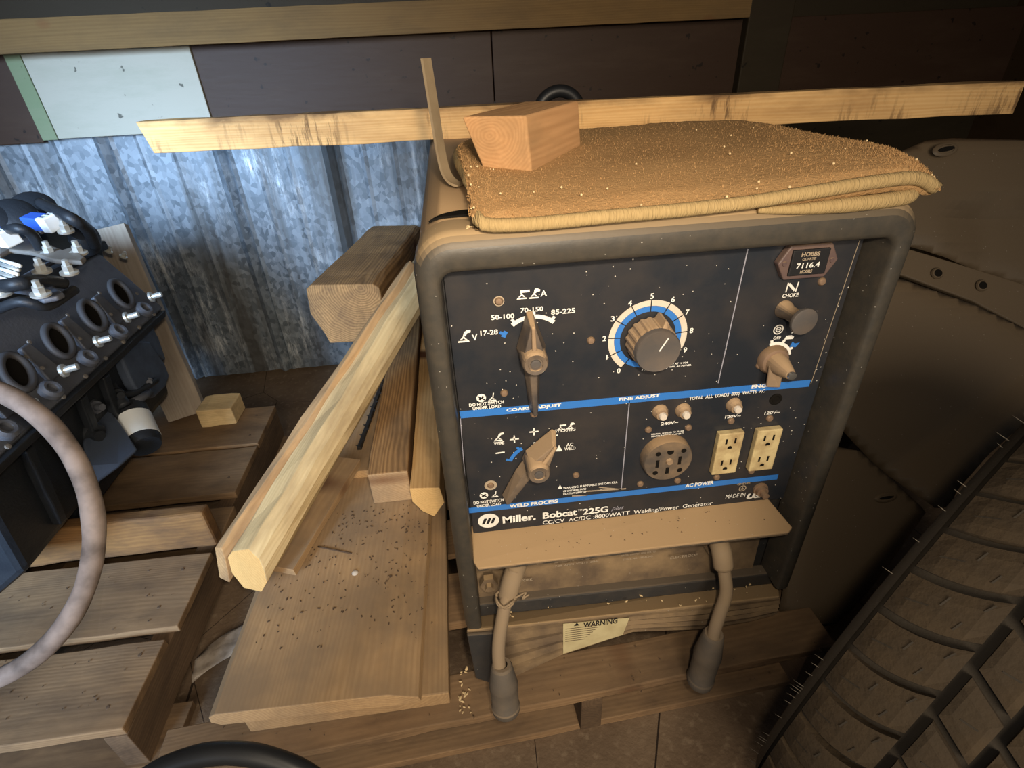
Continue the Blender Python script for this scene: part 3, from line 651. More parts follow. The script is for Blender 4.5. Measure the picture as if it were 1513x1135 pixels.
# plus and minus marks
def plus(c, s): bar('polarity_mark', (c[0]-s, c[1]), (c[0]+s, c[1]), s*0.3, W_); bar('polarity_mark', (c[0], c[1]-s), (c[0], c[1]+s), s*0.3, W_)
plus((0.0930, 0.6111), 0.0058); plus((0.1186, 0.6198), 0.0058)
for c in ((0.0736, 0.5915), (0.1440, 0.6099)): bar('polarity_mark', (c[0]-0.0058, c[1]-0.0004), (c[0]+0.0058, c[1]+0.0004), 0.0018, W_)
# ---------- screws on the panel
def screw(p, r=0.0048, mat=None):
    s = lathe('panel_screw', [(0, r), (0.0015, r), (0.0032, r*0.7), (0.0036, 0.0)], (p[0], PY, p[1]), (0, -1, 0), mat or M['screw'], G, 12)
    return s
for p in ((0.0837, 0.8025), (0.1880, 0.7438), (0.0835, 0.6827), (0.0578, 0.5372), (0.1749, 0.5384), (0.1192, 0.6472), (0.2702, 0.6035), (0.3250, 0.5999), (0.2676, 0.5086), (0.3219, 0.5070), (0.3830, 0.6037), (0.4372, 0.6013), (0.3800, 0.5049), (0.4305, 0.5092), (0.4570, 0.7927), (0.4048, 0.6866)):
    screw(p)
for p in ((0.0837, 0.8025), (0.0578, 0.5372)):
    arc('worn_spot', p, 0.004, 0.0085 if p[1] < 0.6 else 0.006, 0, 2*PI, M['dimwhite'], y=ZF)
# ---------- lever knobs
def lever(c, ang, tail, nose, name, hub=0.017, tw=1.0):
    """c: pivot (x,z); ang: direction of the pointer; long tail opposite"""
    k = empty('selector_lever', (c[0], PY, c[1])); parent(k, G)
    d = (math.cos(ang), math.sin(ang)); n = (-d[1], d[0])
    def q(a, b): return (c[0] + d[0]*a + n[0]*b, c[1] + d[1]*a + n[1]*b)
    def loft(name, prof, y0, y1, top, mat):
        bm = bmesh.new(); A = [bm.verts.new((q(a, b)[0], y0, q(a, b)[1])) for a, b in prof]; B = [bm.verts.new((q(a*top[0], b*top[1])[0], y1, q(a*top[0], b*top[1])[1])) for a, b in prof]
        m = len(prof); bm.faces.new(A); bm.faces.new(B[::-1])
        for i in range(m): bm.faces.new((A[i], B[i], B[(i+1) % m], A[(i+1) % m]))
        o = link(name, me_from(bm), mat, k); bev(o, 0.0012, 2); return o
    loft('lever_tail', [(0.002, -0.0125), (0.002, 0.0125), (-tail*0.4, 0.0095*tw), (-tail, 0.0060*tw), (-tail*1.04, 0.0), (-tail, -0.0060*tw), (-tail*0.4, -0.0095*tw)], PY - 0.003, PY - 0.017, (1.0, 0.42), M['knob'])
    loft('pointer', [(-hub*0.6, -hub*0.85), (-hub*0.6, hub*0.85), (0.004, hub), (nose, 0.0035), (nose, -0.0035), (0.004, -hub)], PY - 0.002, PY - 0.030, (0.85, 0.72), M['knob'])
    loft('pointer_ridge', [(0.0, -0.003), (0.0, 0.003), (nose*0.9, 0.0022), (nose*0.9, -0.0022)], PY - 0.030, PY - 0.0335, (0.95, 0.9), M['knob_tan'])
    lathe('hub', [(0, 0.0155), (0.030, 0.0150), (0.034, 0.0140), (0.036, 0.0125), (0.0352, 0.0085), (0.0335, 0.0080), (0.0335, 0.0)], (c[0], PY - 0.004, c[1]), (0, -1, 0), M['knob'], k, 28)
    lathe('hub_screw', [(0, 0.0060), (0.002, 0.0055), (0.0026, 0.003), (0.0018, 0.0)], (c[0], PY - 0.0375, c[1]), (0, -1, 0), M['knob_face'], k, 16)
    return k
k1c = (0.1174, 0.0050, 0.7404); k1 = (k1c[0] - 0.000, k1c[2])
lever(k1, R(91), 0.083, 0.048, 'lever')
k2c = (0.1187, 0.0050, 0.5804); k2 = (k2c[0], k2c[2])
lever(k2, R(58), 0.076, 0.048, 'lever', tw=1.35)
def ticked_arc(c, r0, r1, degs0, degs1, ticks, mat):
    arc('dial_arc', c, r0, r1, R(degs0), R(degs1), mat)
    for tdeg in ticks:
        a = R(tdeg); bar('dial_tick', (c[0]+r1*math.cos(a), c[1]+r1*math.sin(a)), (c[0]+(r1+0.0035)*math.cos(a), c[1]+(r1+0.0035)*math.sin(a)), 0.0035, mat)
dc1 = ((0.1204, 0.7445)[0], (0.1204, 0.7445)[1])
ticked_arc(dc1, 0.0335, 0.0385, 48, 130, (54, 88, 124), W_)
ticked_arc(dc1, 0.0345, 0.0395, 146, 158, (152,), M['blue'])
dc2 = ((0.1193, 0.5632)[0], (0.1193, 0.5632)[1])
ticked_arc(dc2, 0.0310, 0.0360, 57, 98, (60, 90), W_)
ticked_arc(dc2, 0.0330, 0.0380, 118, 160, (124, 158), M['blue'])
# ---------- fine adjust dial and knob
fc = (0.2562, 0.7405)
a_start, a_end = R(232), R(-52)
arc('dial_ring', fc, 0.0405, 0.0475, a_start, a_end, M['cream'], n=60)
arc('dial_ring', fc, 0.0335, 0.0403, R(262), R(-20), M['blue'], n=60)
nums = ['0', '1', '2', '3', '4', '5', '6', '7', '8', '9', '10']
for i, s in enumerate(nums):
    a = R(232 - 28.4*i)
    bar('dial_tick', (fc[0]+0.0335*math.cos(a), fc[1]+0.0335*math.sin(a)), (fc[0]+0.0475*math.cos(a), fc[1]+0.0475*math.sin(a)), 0.0011, M['ink'], y=ZF-0.0006)
    if i == 10: continue
    r = 0.0525; x, z = fc[0]+r*math.cos(a), fc[1]+r*math.sin(a)
    hw_ = 0.0009 if s == '1' else 0.0022
    tx(s, (x-hw_, z+0.0034), (x+hw_, z-0.0034), bold=0.02)
tx('10', (0.2785, 0.7018), (0.2856, 0.6950), bold=0.02); tx('SET AT 10 FOR', (0.2872, 0.7026), (0.3111, 0.7001), bold=0.03); tx('MAX. AC POWER', (0.2869, 0.6987), (0.3151, 0.6962), bold=0.03)
tx('A', (0.2524, 0.7017), (0.2575, 0.6959), bold=0.02)
fk = empty('fine_adjust_knob', (fc[0], PY, fc[1])); parent(fk, G)
bm = bmesh.new(); N = 72; rows = []
for h, rr in ((0.003, 0.0270), (0.026, 0.0262), (0.030, 0.0255)):
    rows.append([])
    for j in range(N):
        a = 2*PI*j/N; q = rr * (1 + (0.035 if (j // 2) % 2 else -0.02))
        if abs(((a - R(70) + PI) % (2*PI)) - PI) < 0.13 and h < 0.027: q *= 1.22
        rows[-1].append(bm.verts.new((fc[0] + q*math.cos(a), PY - h, fc[1] + q*math.sin(a))))
for a_, b_ in zip(rows, rows[1:]):
    for j in range(N): bm.faces.new((a_[j], a_[(j+1) % N], b_[(j+1) % N], b_[j]))
bm.faces.new(rows[-1])
link('fluted_grip', me_from(bm), M['knob_tan'], fk)
lathe('knob_face', [(0, 0.0262), (0.006, 0.0262), (0.0078, 0.0250), (0.0074, 0.0235), (0.0068, 0.0)], (fc[0], PY - 0.0295, fc[1]), (0, -1, 0), M['knob_face'], fk, 40)
bar('pointer_line', (fc[0]+0.001, fc[1]+0.001), (fc[0]+0.010, fc[1]+0.017), 0.0014, M['white'], fk, y=PY-0.0366)
# ---------- choke pull, engine key switch
chp = (0.4187, 0.7616)
ck = empty('choke_pull', (chp[0], PY, chp[1])); parent(ck, G)
lathe('pull_stem', [(0, 0.011), (0.004, 0.0105), (0.010, 0.0085), (0.022, 0.0085), (0.031, 0.0120), (0.034, 0.0140)], (chp[0], PY, chp[1]), (0.06, -1, 0.02), M['knob'], ck, 24)
lathe('pull_face', [(0, 0.0150), (0.003, 0.0160), (0.005, 0.0155), (0.0055, 0.0142), (0.0048, 0.0)], (chp[0]+0.002, PY-0.034, chp[1]+0.001), (0.06, -1, 0.02), M['knob_face'], ck, 28)
ksp = (0.4197, 0.6947)
kq = empty('engine_switch', (ksp[0], PY, ksp[1])); parent(kq, G)
lathe('switch_base', [(0, 0.0195), (0.004, 0.0195), (0.009, 0.0165), (0.010, 0.012), (0.010, 0.0)], (ksp[0], PY, ksp[1]), (0, -1, 0), M['screw'], kq, 24)
lathe('switch_nose', [(0.006, 0.0130), (0.020, 0.0120), (0.032, 0.0085), (0.040, 0.0060), (0.042, 0.0)], (ksp[0], PY, ksp[1]), (0.02, -1, 0.0), M['knob_tan'], kq, 18)
lathe('switch_tip', [(0.0, 0.0050), (0.003, 0.0048), (0.0035, 0.0)], (ksp[0]+0.001, PY-0.0415, ksp[1]), (0, -1, 0), M['chrome'], kq, 14)
slab3('switch_grip', [(ksp[0]-0.012, PY-0.014, ksp[1]), (ksp[0]+0.003, PY-0.022, ksp[1]-0.002), (ksp[0]+0.006, PY-0.020, ksp[1]-0.030), (ksp[0]-0.010, PY-0.016, ksp[1]-0.030)], 0.006, M['knob_tan'], kq, 0.002)
ticked_arc(ksp, 0.0185, 0.0235, 10, 112, (30, 68, 104), W_)
lathe('key_hole', [(0, 0.0085), (0.0015, 0.0085), (0.002, 0.006), (0.0006, 0.0045), (0.0006, 0)], ((0.4387, 0.6317)[0], PY, (0.4387, 0.6317)[1]), (0, -1, 0), M['hole'], G, 18)
# engine symbols
ec = (0.4182, 0.7351); arc('engine_symbol', ec, 0.0050, 0.0064, 0, 2*PI, W_); arc('engine_symbol', ec, 0.0022, 0.0036, 0, 2*PI, W_); bar('engine_symbol', (ec[0]-0.003, ec[1]), (ec[0]+0.003, ec[1]), 0.0012, W_)
ec = (0.4350, 0.7224); poly('engine_symbol', [(ec[0]-0.006, ec[1]-0.002), (ec[0]+0.005, ec[1]-0.002), (ec[0]+0.006, ec[1]+0.001), (ec[0]+0.002, ec[1]+0.0035), (ec[0]-0.004, ec[1]+0.0028)], W_)
ec = (0.4398, 0.7311); poly('engine_symbol', [(ec[0]-0.004, ec[1]-0.003), (ec[0]+0.006, ec[1]-0.001), (ec[0]+0.004, ec[1]+0.001), (ec[0]+0.004, ec[1]+0.004), (ec[0]-0.002, ec[1]+0.002)], W_)
ec = (0.4436, 0.7123); poly('engine_symbol', [(ec[0]-0.005, ec[1]-0.003), (ec[0]+0.003, ec[1]-0.004), (ec[0]+0.007, ec[1]+0.002), (ec[0]+0.001, ec[1]+0.001), (ec[0]-0.003, ec[1]+0.004)], M['blue'])
# ---------- hour meter
hm = (0.4273, 0.8216)
h = empty('hour_meter', (hm[0], PY, hm[1])); parent(h, G)
def hexa(sx, sz, ex): return [(hm[0]-sx-ex, hm[1]), (hm[0]-sx, hm[1]-sz), (hm[0]+sx, hm[1]-sz), (hm[0]+sx+ex, hm[1]), (hm[0]+sx, hm[1]+sz), (hm[0]-sx, hm[1]+sz)]
prism('meter_body', hexa(0.024, 0.0195, 0.011), PY-0.010, PY, M['meter'], h, 0.0015)
prism('meter_window', [(hm[0]-0.0215, hm[1]-0.0145), (hm[0]+0.0215, hm[1]-0.0145), (hm[0]+0.0215, hm[1]+0.0150), (hm[0]-0.0215, hm[1]+0.0150)], PY-0.0125, PY-0.009, M['ink'], h, 0.001)
HY = PY - 0.0128
text('HOBBS', (hm[0]-0.012, hm[1]+0.0125), (hm[0]+0.009, hm[1]+0.0075), M['dimwhite'], h, 0.03, HY)
text('QUARTZ', (hm[0]-0.010, hm[1]+0.0060), (hm[0]+0.006, hm[1]+0.0030), M['dimwhite'], h, 0.03, HY)
text('7116.4', (hm[0]-0.015, hm[1]+0.0006), (hm[0]+0.012, hm[1]-0.0056), M['white'], h, 0.02, HY)
text('HOURS', (hm[0]-0.009, hm[1]-0.0078), (hm[0]+0.005, hm[1]-0.0116), M['dimwhite'], h, 0.04, HY)
for s in (-1, 1): lathe('meter_screw', [(0, 0.003), (0.0012, 0.0024), (0.0014, 0)], (hm[0]+s*0.0275, PY-0.010, hm[1]), (0, -1, 0), M['meter'], h, 10)
# ---------- breakers
for p in ((0.2828, 0.6313), (0.3136, 0.6297), (0.3819, 0.6300)):
    b_ = empty('circuit_breaker', (p[0], PY, p[1])); parent(b_, G)
    lathe('breaker_collar', [(0, 0.0105), (0.004, 0.0100), (0.0055, 0.0085), (0.010, 0.0075), (0.010, 0.0)], (p[0], PY, p[1]), (0, -1, 0), M['knob_tan'], b_, 6 + 8)
    lathe('breaker_button', [(0, 0.0050), (0.005, 0.0050), (0.0060, 0.0044), (0.0060, 0)], (p[0], PY-0.009, p[1]), (0, -1, 0), M['cream'], b_, 14)
# ---------- round 240 volt socket
rc = (0.2974, 0.5574)
rs = empty('round_socket', (rc[0], PY, rc[1])); parent(rs, G)
lathe('socket_body', [(0, 0.0345), (0.012, 0.0340), (0.0145, 0.0325), (0.0150, 0.0)], (rc[0], PY, rc[1]), (0, -1, 0), dusty('grey_socket_plastic', (0.075, 0.062, 0.052), 0.6, 0.95, 0.5, dcol=(0.30, 0.20, 0.11), scale=30), rs, 44)
SY = PY - 0.0151
for dx, dz, w_, h_ in ((-0.0150, -0.002, 0.0042, 0.0125), (0.0155, 0.0, 0.0042, 0.0135), (0.0, -0.0155, 0.0048, 0.0110)):
    poly('socket_slot', [(rc[0]+dx-w_/2, rc[1]+dz-h_/2), (rc[0]+dx+w_/2, rc[1]+dz-h_/2), (rc[0]+dx+w_/2, rc[1]+dz+h_/2), (rc[0]+dx-w_/2, rc[1]+dz+h_/2)], M['hole'], rs, y=SY)
arc('socket_slot', (rc[0]+0.001, rc[1]+0.0165), 0.0, 0.0045, R(180), R(360), M['hole'], rs, y=SY)
poly('socket_slot', [(rc[0]-0.0035, rc[1]+0.0165), (rc[0]+0.0055, rc[1]+0.0165), (rc[0]+0.0055, rc[1]+0.0185), (rc[0]-0.0035, rc[1]+0.0185)], M['hole'], rs, y=SY)
for dx, dz in ((-0.0155, 0.015), (0.0190, 0.0165), (-0.0165, -0.0175), (0.0175, -0.017)):
    arc('socket_hole', (rc[0]+dx, rc[1]+dz), 0.0, 0.0036, 0, 2*PI, M['hole'], rs, y=SY)
lathe('socket_boss', [(0, 0.0050), (0.003, 0.0042), (0.0035, 0)], (rc[0]+0.001, SY, rc[1]+0.0005), (0, -1, 0), M['knob_tan'], rs, 12)
# ---------- duplex outlets
for c, wdt in (((0.3834, 0.5540), 0.0170), ((0.4373, 0.5527), 0.0165)):
    du = empty('duplex_outlet', (c[0], PY, c[1])); parent(du, G)
    hw, hh = 0.0175, 0.0355
    prism('outlet_face', [(c[0]-hw, c[1]-hh), (c[0]+hw, c[1]-hh), (c[0]+hw, c[1]+hh), (c[0]-hw, c[1]+hh)], PY-0.010, PY, M['outlet'], du, 0.0015)
    OY = PY - 0.0101
    for s in (-1, 1):
        zc = c[1] + s*0.0185
        for dx in (-0.0062, 0.0062): poly('outlet_slot', [(c[0]+dx-0.0013, zc), (c[0]+dx+0.0013, zc), (c[0]+dx+0.0013, zc+0.0085), (c[0]+dx-0.0013, zc+0.0085)], M['hole'], du, y=OY)
        arc('outlet_slot', (c[0], zc-0.0065), 0.0, 0.0030, 0, PI, M['hole'], du, 10, y=OY); poly('outlet_slot', [(c[0]-0.003, zc-0.0085), (c[0]+0.003, zc-0.0085), (c[0]+0.003, zc-0.0062), (c[0]-0.003, zc-0.0062)], M['hole'], du, y=OY)
# ground stud
gp = (0.4516, 0.4721)
lathe('ground_stud', [(0, 0.0110), (0.003, 0.0110), (0.003, 0.0085), (0.009, 0.0085), (0.009, 0.0050), (0.018, 0.0050), (0.019, 0.0)], (gp[0], PY, gp[1]), (0, -1, 0), M['screw'], G, 6*2)
gc = (0.4237, 0.4769); arc('ground_symbol', gc, 0.0042, 0.0056, 0, 2*PI, M['dimwhite'])
for k, w2 in enumerate((0.0030, 0.0020, 0.0009)): bar('ground_symbol', (gc[0]-w2, gc[1]-0.0004-0.0013*k), (gc[0]+w2, gc[1]-0.0004-0.0013*k), 0.0007, M['dimwhite'])
bar('ground_symbol', (gc[0], gc[1]), (gc[0], gc[1]+0.003), 0.0007, M['dimwhite'])
# chipped print
for l, r_, w2 in (((0.1891, 0.5063), (0.2475, 0.5026), 0.0020), ((0.2082, 0.5111), (0.2407, 0.5024), 0.0014), ((0.1699, 0.5002), (0.1922, 0.4981), 0.0016)): bar('scrape', l, r_, w2, M['dimwhite'])
# ---------- warning sticker and lower print
wy = -0.0012
s0 = [(0.1502, -0.0015, 0.2771), (0.2561, -0.0015, 0.2702), (0.2482, -0.0015, 0.2273), (0.1509, -0.0015, 0.1969)]
o = prism('warning_sticker', [(p[0], p[2]) for p in s0], -0.0018, -0.0012, M['sticker'], G)
wt = [(0.1822, -0.0020, 0.2744), (0.2369, -0.0020, 0.2610)]
stc = o
text('WARNING', (wt[0][0], wt[0][2]+0.0), (wt[1][0], wt[1][2]-0.0), M['ink'], stc, 0.03, -0.0016)
x0, z0 = s0[0][0], s0[0][2]
poly('warning_triangle', [(x0+0.017, z0-0.0085), (x0+0.026, z0-0.0085), (x0+0.0215, z0-0.001)], M['ink'], stc, y=-0.0017)
for k in range(7): bar('sticker_line', (x0+0.004, z0-0.014-0.0055*k), (x0+0.06-0.004*k, z0-0.014-0.0055*k), 0.0012, M['chip'], stc, y=-0.0017)
# writing on the terminal panel
def onterm(s, l, r_, hz, mat=M['dimwhite']):
    o = text(s, (l[0], l[2]+hz), (r_[0], l[2]), mat, G, 0.01, 0.0)
    for v in o.data.vertices:
        t = (v.co.z - 0.34) / 0.10; v.co.y = min(l[1], r_[1]) - 0.0006 + 0.002 * 0
    return o
onterm('WORK', (0.0878, 0.0420, 0.3331), (0.1101, 0.0420, 0.3321), 0.006)
onterm('ELECTRODE', (0.3296, 0.0420, 0.3429), (0.3740, 0.0420, 0.3413), 0.006)
onterm('50-100  70-150  85-225', (0.1433, 0.0420, 0.3672), (0.2131, 0.0420, 0.3638), 0.004)
onterm('17-28  AMPS  VOLTS  60Hz', (0.1433, 0.0420, 0.3578), (0.2135, 0.0420, 0.3544), 0.004)
onterm('RATED OUTPUT 8000 WATTS', (0.2494, 0.0420, 0.3635), (0.3035, 0.0420, 0.3617), 0.004)
onterm('STOCK NO.  SERIAL NO.', (0.2523, 0.0420, 0.3536), (0.3011, 0.0420, 0.3527), 0.004)
# ---------- weld cables
def cable(pts, name_, boot, plug, r=0.0095):
    c = empty('weld_cable', pts[0]); parent(c, G)
    sp_ = smoothpts(pts, 8)
    tube('cable_sheath', sp_, r, M['cable'], c, 14)
    tube('cable_boot', smoothpts(boot, 4), 0.0145, M['cable'], c, 14)
    d = (Vector(plug[1]) - Vector(plug[0])); L = d.length
    lathe('cable_plug', [(0, 0.0085), (0.0, 0.0135), (0.004, 0.0155), (L*0.30, 0.0195), (L*0.42, 0.0215), (L*0.45, 0.0205), (L*0.86, 0.0200), (L*0.88, 0.0215), (L*0.97, 0.0205), (L, 0.018), (L, 0.010), (L*0.92, 0.009), (L*0.92, 0)], plug[0], d, M['plug'], c, 20)
    return c
cable([(0.0801, 0.0050, 0.4090), (0.0699, -0.0080, 0.3863), (0.0590, -0.0250, 0.3586), (0.0482, -0.0450, 0.3193), (0.0459, -0.0600, 0.2859), (0.0501, -0.0660, 0.2657)], 'c', [(0.0867, 0.0200, 0.4041), (0.0761, 0.0000, 0.3970), (0.0671, -0.0100, 0.3714)], ((0.0491, -0.0600, 0.2902), (0.0496, -0.0780, 0.1996)))
cable([(0.3881, 0.0050, 0.3929), (0.3906, -0.0080, 0.3676), (0.3909, -0.0250, 0.3384), (0.3788, -0.0400, 0.3137), (0.3701, -0.0500, 0.2890), (0.3684, -0.0550, 0.2595)], 'c', [(0.3871, 0.0200, 0.4024), (0.3847, 0.0000, 0.3993), (0.3870, -0.0100, 0.3768)], ((0.3707, -0.0500, 0.2787), (0.3659, -0.0520, 0.1501)))
bm = bmesh.new()
# wire twist on the left cable
tw = (0.0638, -0.0160, 0.3772)
tube('cable_tie', [Vector(tw) + Vector((0.0135*math.cos(a), 0.0135*math.sin(a), 0.004*math.sin(a*2.3))) for a in [i*0.45 for i in range(28)]], 0.0018, M['cable'], G, 6)
tube('cable_tie', smoothpts([Vector(tw) + Vector(v) for v in ((0.012, -0.004, 0.002), (0.022, -0.002, 0.006), (0.030, 0.004, 0.002), (0.024, 0.0, -0.006), (0.034, 0.004, -0.004))], 4), 0.0015, M['cable'], G, 6)
lathe('terminal_nut', [(0, 0.014), (0.010, 0.014), (0.010, 0.007), (0.018, 0.006), (0.018, 0)], (0.0421, 0.0400, 0.3476), (0, -1, 0.1), M['lowdust'], G, 6)
lathe('terminal_nut', [(0, 0.014), (0.010, 0.014), (0.010, 0.007), (0.018, 0.006), (0.018, 0)], (0.3937, 0.0450, 0.3657), (0, -1, 0.1), M['lowdust'], G, 6)
# exhaust ring on the hood
ex = (0.2944, 0.8000, 0.9134)
o = link('exhaust_outlet', tube_me([(ex[0] + 0.048*math.cos(a), 0.80, 0.907 + 0.048*math.sin(a)) for a in [2*PI*i/32 for i in range(32)]], 0.013, 12, True), M['rubber'], G, True)
tube('exhaust_pipe', [(ex[0], 0.80, 0.88), (ex[0], 0.80, 0.90)], 0.03, M['rubber'], G)

# ------------------------------------------------------------------ rug on the hood
rug = empty('folded_rug', (0.28, 0.15, 0.894), 'tan plush rug with a yellow bound edge draped over the top of the machine', 'rug')
Fp = [Vector(p) for p in smoothpts([(0.0606, 0.0000, 0.9076), (0.0692, -0.0020, 0.9001), (0.0864, -0.0030, 0.8973), (0.1242, -0.0030, 0.8964), (0.1881, -0.0030, 0.8979), (0.2532, -0.0030, 0.8989), (0.3191, -0.0030, 0.9012), (0.3851, -0.0030, 0.9066), (0.4525, -0.0020, 0.9119), (0.4943, 0.0020, 0.9109), (0.5226, 0.0060, 0.8981)], 7)]
Rp = [Vector(p) for p in smoothpts([(0.0637, 0.1289, 0.9120), (0.0721, 0.3492, 0.9180), (0.2511, 0.3861, 0.9180), (0.4022, 0.3876, 0.9180), (0.4848, 0.3539, 0.9180), (0.4917, 0.2027, 0.9180), (0.5089, 0.1206, 0.9160), (0.5088, 0.0446, 0.9140), (0.5149, -0.0012, 0.9020)], 9)]
def resamp(P, n):
    L = [0]; 
    for a, b in zip(P, P[1:]): L.append(L[-1] + (b - a).length)
    out = []; j = 0
    for i in range(n):
        s = L[-1]*i/(n-1)
        while j < len(L) - 2 and L[j+1] < s: j += 1
        out.append(P[j].lerp(P[j+1], (s - L[j]) / max(1e-9, L[j+1] - L[j])))
    return out
NU, NV = 110, 60
F_ = resamp(Fp, NU); B_ = resamp(Rp, NU)
def rugh(u, v):
    e = min(min(u, 1-u)*NU/9, min(v, 1-v)*NV/5); e = min(1.0, e)**0.5
    return e
bm = bmesh.new(); T_, U_ = [], []
for i in range(NU):
    ct, cu = [], []
    for j in range(NV):
        v = j/(NV-1); u = i/(NU-1); p = F_[i].lerp(B_[i], v); e = rugh(u, v)
        wv = 0.003*noise.noise(Vector((p.x*9, p.y*9, 0))) + 0.0008*noise.noise(Vector((p.x*120, p.y*120, 3))) + 0.0005*noise.noise(Vector((p.x*320, p.y*320, 5)))
        bulge = 0.009*math.sin(min(1, v*2.4)*PI/2)
        ct.append(bm.verts.new((p.x, p.y, p.z + e*(0.006 + bulge + wv)))); cu.append(bm.verts.new((p.x, p.y, min(p.z - e*0.008, max(0.8935, p.z - 0.012)) if e > 0 else p.z)))
    T_.append(ct); U_.append(cu)
for i in range(NU-1):
    for j in range(NV-1):
        bm.faces.new((T_[i][j], T_[i+1][j], T_[i+1][j+1], T_[i][j+1])); bm.faces.new((U_[i][j], U_[i][j+1], U_[i+1][j+1], U_[i+1][j]))
bmesh.ops.remove_doubles(bm, verts=bm.verts, dist=1e-6)
tops = [(v.co.copy()) for row in T_ for v in row if v.is_valid]
link('rug_body', me_from(bm), M['rug'], rug, True)
# binding around the edge
loop = F_[2:] + [p for p in reversed(resamp(Rp, 90))][1:]
lp = []
for p in loop: lp.append(p + Vector((0, 0, 0.0)))
o = link('rug_binding', tube_me(lp, 0.0066, 12, True), M['bind'], rug, True)
lower = smoothpts([(0.3383, 0.0040, 0.8912), (0.3775, 0.0000, 0.8907), (0.4260, 0.0000, 0.8911), (0.4685, 0.0010, 0.8925), (0.4949, 0.0060, 0.8935), (0.5169, 0.0300, 0.8935)], 6)
o = link('folded_underlayer', tube_me(lower, [0.003 + 0.0045*min(1, i/12) for i in range(len(lower))], 12), M['bind'], rug, True)
# pile: thousands of short fibres, nobody could count them
bm = bmesh.new(); rnd = random.Random(3)
for k in range(26000):
    p = rnd.choice(tops); p = p + Vector((rnd.uniform(-0.003, 0.003), rnd.uniform(-0.003, 0.003), -0.0012))
    d = Vector((rnd.uniform(-0.5, 0.5), rnd.uniform(-0.6, 0.4), 1)).normalized() * rnd.uniform(0.0018, 0.0034); s = Vector((rnd.uniform(-1, 1), rnd.uniform(-1, 1), 0)).normalized()*0.00045
    a = bm.verts.new(p - s); b = bm.verts.new(p + s); c = bm.verts.new(p + d); bm.faces.new((a, b, c))
o = link('rug_pile', me_from(bm), M['rug'], rug); o['kind'] = 'stuff'

# wood block on the rug
bm = bmesh.new()
zb = 0.914
fr = [(0.084, 0.150, zb), (0.135, 0.128, zb), (0.130, 0.130, 0.974), (0.062, 0.134, 0.976)]
off = Vector((0.081, 0.108, 0.0)); fr = [Vector(p) for p in fr]
mwb = Matrix.Translation(fr[0]) @ Matrix.Rotation(math.atan2(off.y, off.x), 4, 'Z'); inv = mwb.inverted()
A_ = [bm.verts.new(inv @ p) for p in fr]; B2 = [bm.verts.new(inv @ (p + off + Vector((0, 0, 0.003 if p.z > 0.95 else 0)))) for p in fr]
bm.faces.new(A_); bm.faces.new(B2[::-1])
for i in range(4): bm.faces.new((A_[i], B2[i], B2[(i+1) % 4], A_[(i+1) % 4]))
o = link('wood_block', me_from(bm), M['block'], mw=mwb); bev(o, 0.0025, 3)
tag(o, 'chunky orange-brown wood block sitting on the tan rug', 'block')
# bent flat bar
bm = bmesh.new(); path = smoothpts([(0.0300, 0.205, 1.030), (0.0325, 0.205, 0.985), (0.0350, 0.205, 0.940), (0.0385, 0.204, 0.912), (0.0460, 0.202, 0.899), (0.0560, 0.200, 0.8945)], 5)
wd = Vector((0.0045, 0.0065, 0)); th = Vector((-0.0012, 0.0012, 0))
rws = []
for i, p in enumerate(path):
    t = (path[min(i+1, len(path)-1)] - path[max(i-1, 0)]).normalized(); nn = t.cross(wd.normalized())*0.0016
    rws.append([bm.verts.new(p - wd + nn), bm.verts.new(p + wd + nn), bm.verts.new(p + wd - nn), bm.verts.new(p - wd - nn)])
for a_, b_ in zip(rws, rws[1:]):
    for j in range(4): bm.faces.new((a_[j], a_[(j+1) % 4], b_[(j+1) % 4], b_[j]))
bm.faces.new(rws[0]); bm.faces.new(rws[-1][::-1])
tag(link('bent_flat_bar', me_from(bm), M['strap']), 'narrow tan metal bar with a bent foot standing at the left end of the rug', 'bar')
# long strip of wood lying across the hood
tag(stick('wood_strip', (-0.545, 0.745, 0.9185), (1.175, 0.592, 0.9125), [(-0.019, -0.0285), (0.019, -0.0285), (0.019, 0.0285), (-0.019, 0.0285)], M['strip_pine'], jit=0.0012, b=0.0015, cut0=-0.03),
    'long bright pine strip lying across behind the rug', 'board')

# crumbs
def crumbs(name, n, area, mat, label, smin, smax, seed, cat='crumbs'):
    r = random.Random(seed); bm = bmesh.new()
    for k in range(n):
        x, y, z = area(r); s = r.uniform(smin, smax)
        m = bmesh.ops.create_icosphere(bm, subdivisions=1, radius=s)
        q = Matrix.Rotation(r.uniform(0, 6), 3, 'Z')
        for v in m['verts']: v.co = q @ Vector((v.co.x*r.uniform(0.8, 1.8), v.co.y*0.7, v.co.z*0.5)) + Vector((x, y, z + s*0.3))
    o = link(name, me_from(bm), mat); o['kind'] = 'stuff'; tag(o, label, cat); return o
crumbs('sawdust_crumbs', 60, lambda r: ((lambda i, j: (T0[i][j].x, T0[i][j].y, T0[i][j].z + 0.001))(r.randrange(10, NU-8), r.randrange(6, NV-20))) , M['crumb'], 'pale sawdust crumbs sprinkled over the tan rug', 0.0006, 0.0015, 5) if False else None
rr = random.Random(11); bm = bmesh.new()
for k in range(45):
    p = rr.choice(tops)
    if p.y > 0.28: continue
    s = rr.uniform(0.0006, 0.0016); m = bmesh.ops.create_icosphere(bm, subdivisions=1, radius=s)
    for v in m['verts']: v.co = v.co + p + Vector((0, 0, 0.003))
o = link('sawdust_crumbs', me_from(bm), M['crumb']); o['kind'] = 'stuff'; tag(o, 'pale sawdust crumbs sprinkled over the tan rug', 'crumbs')
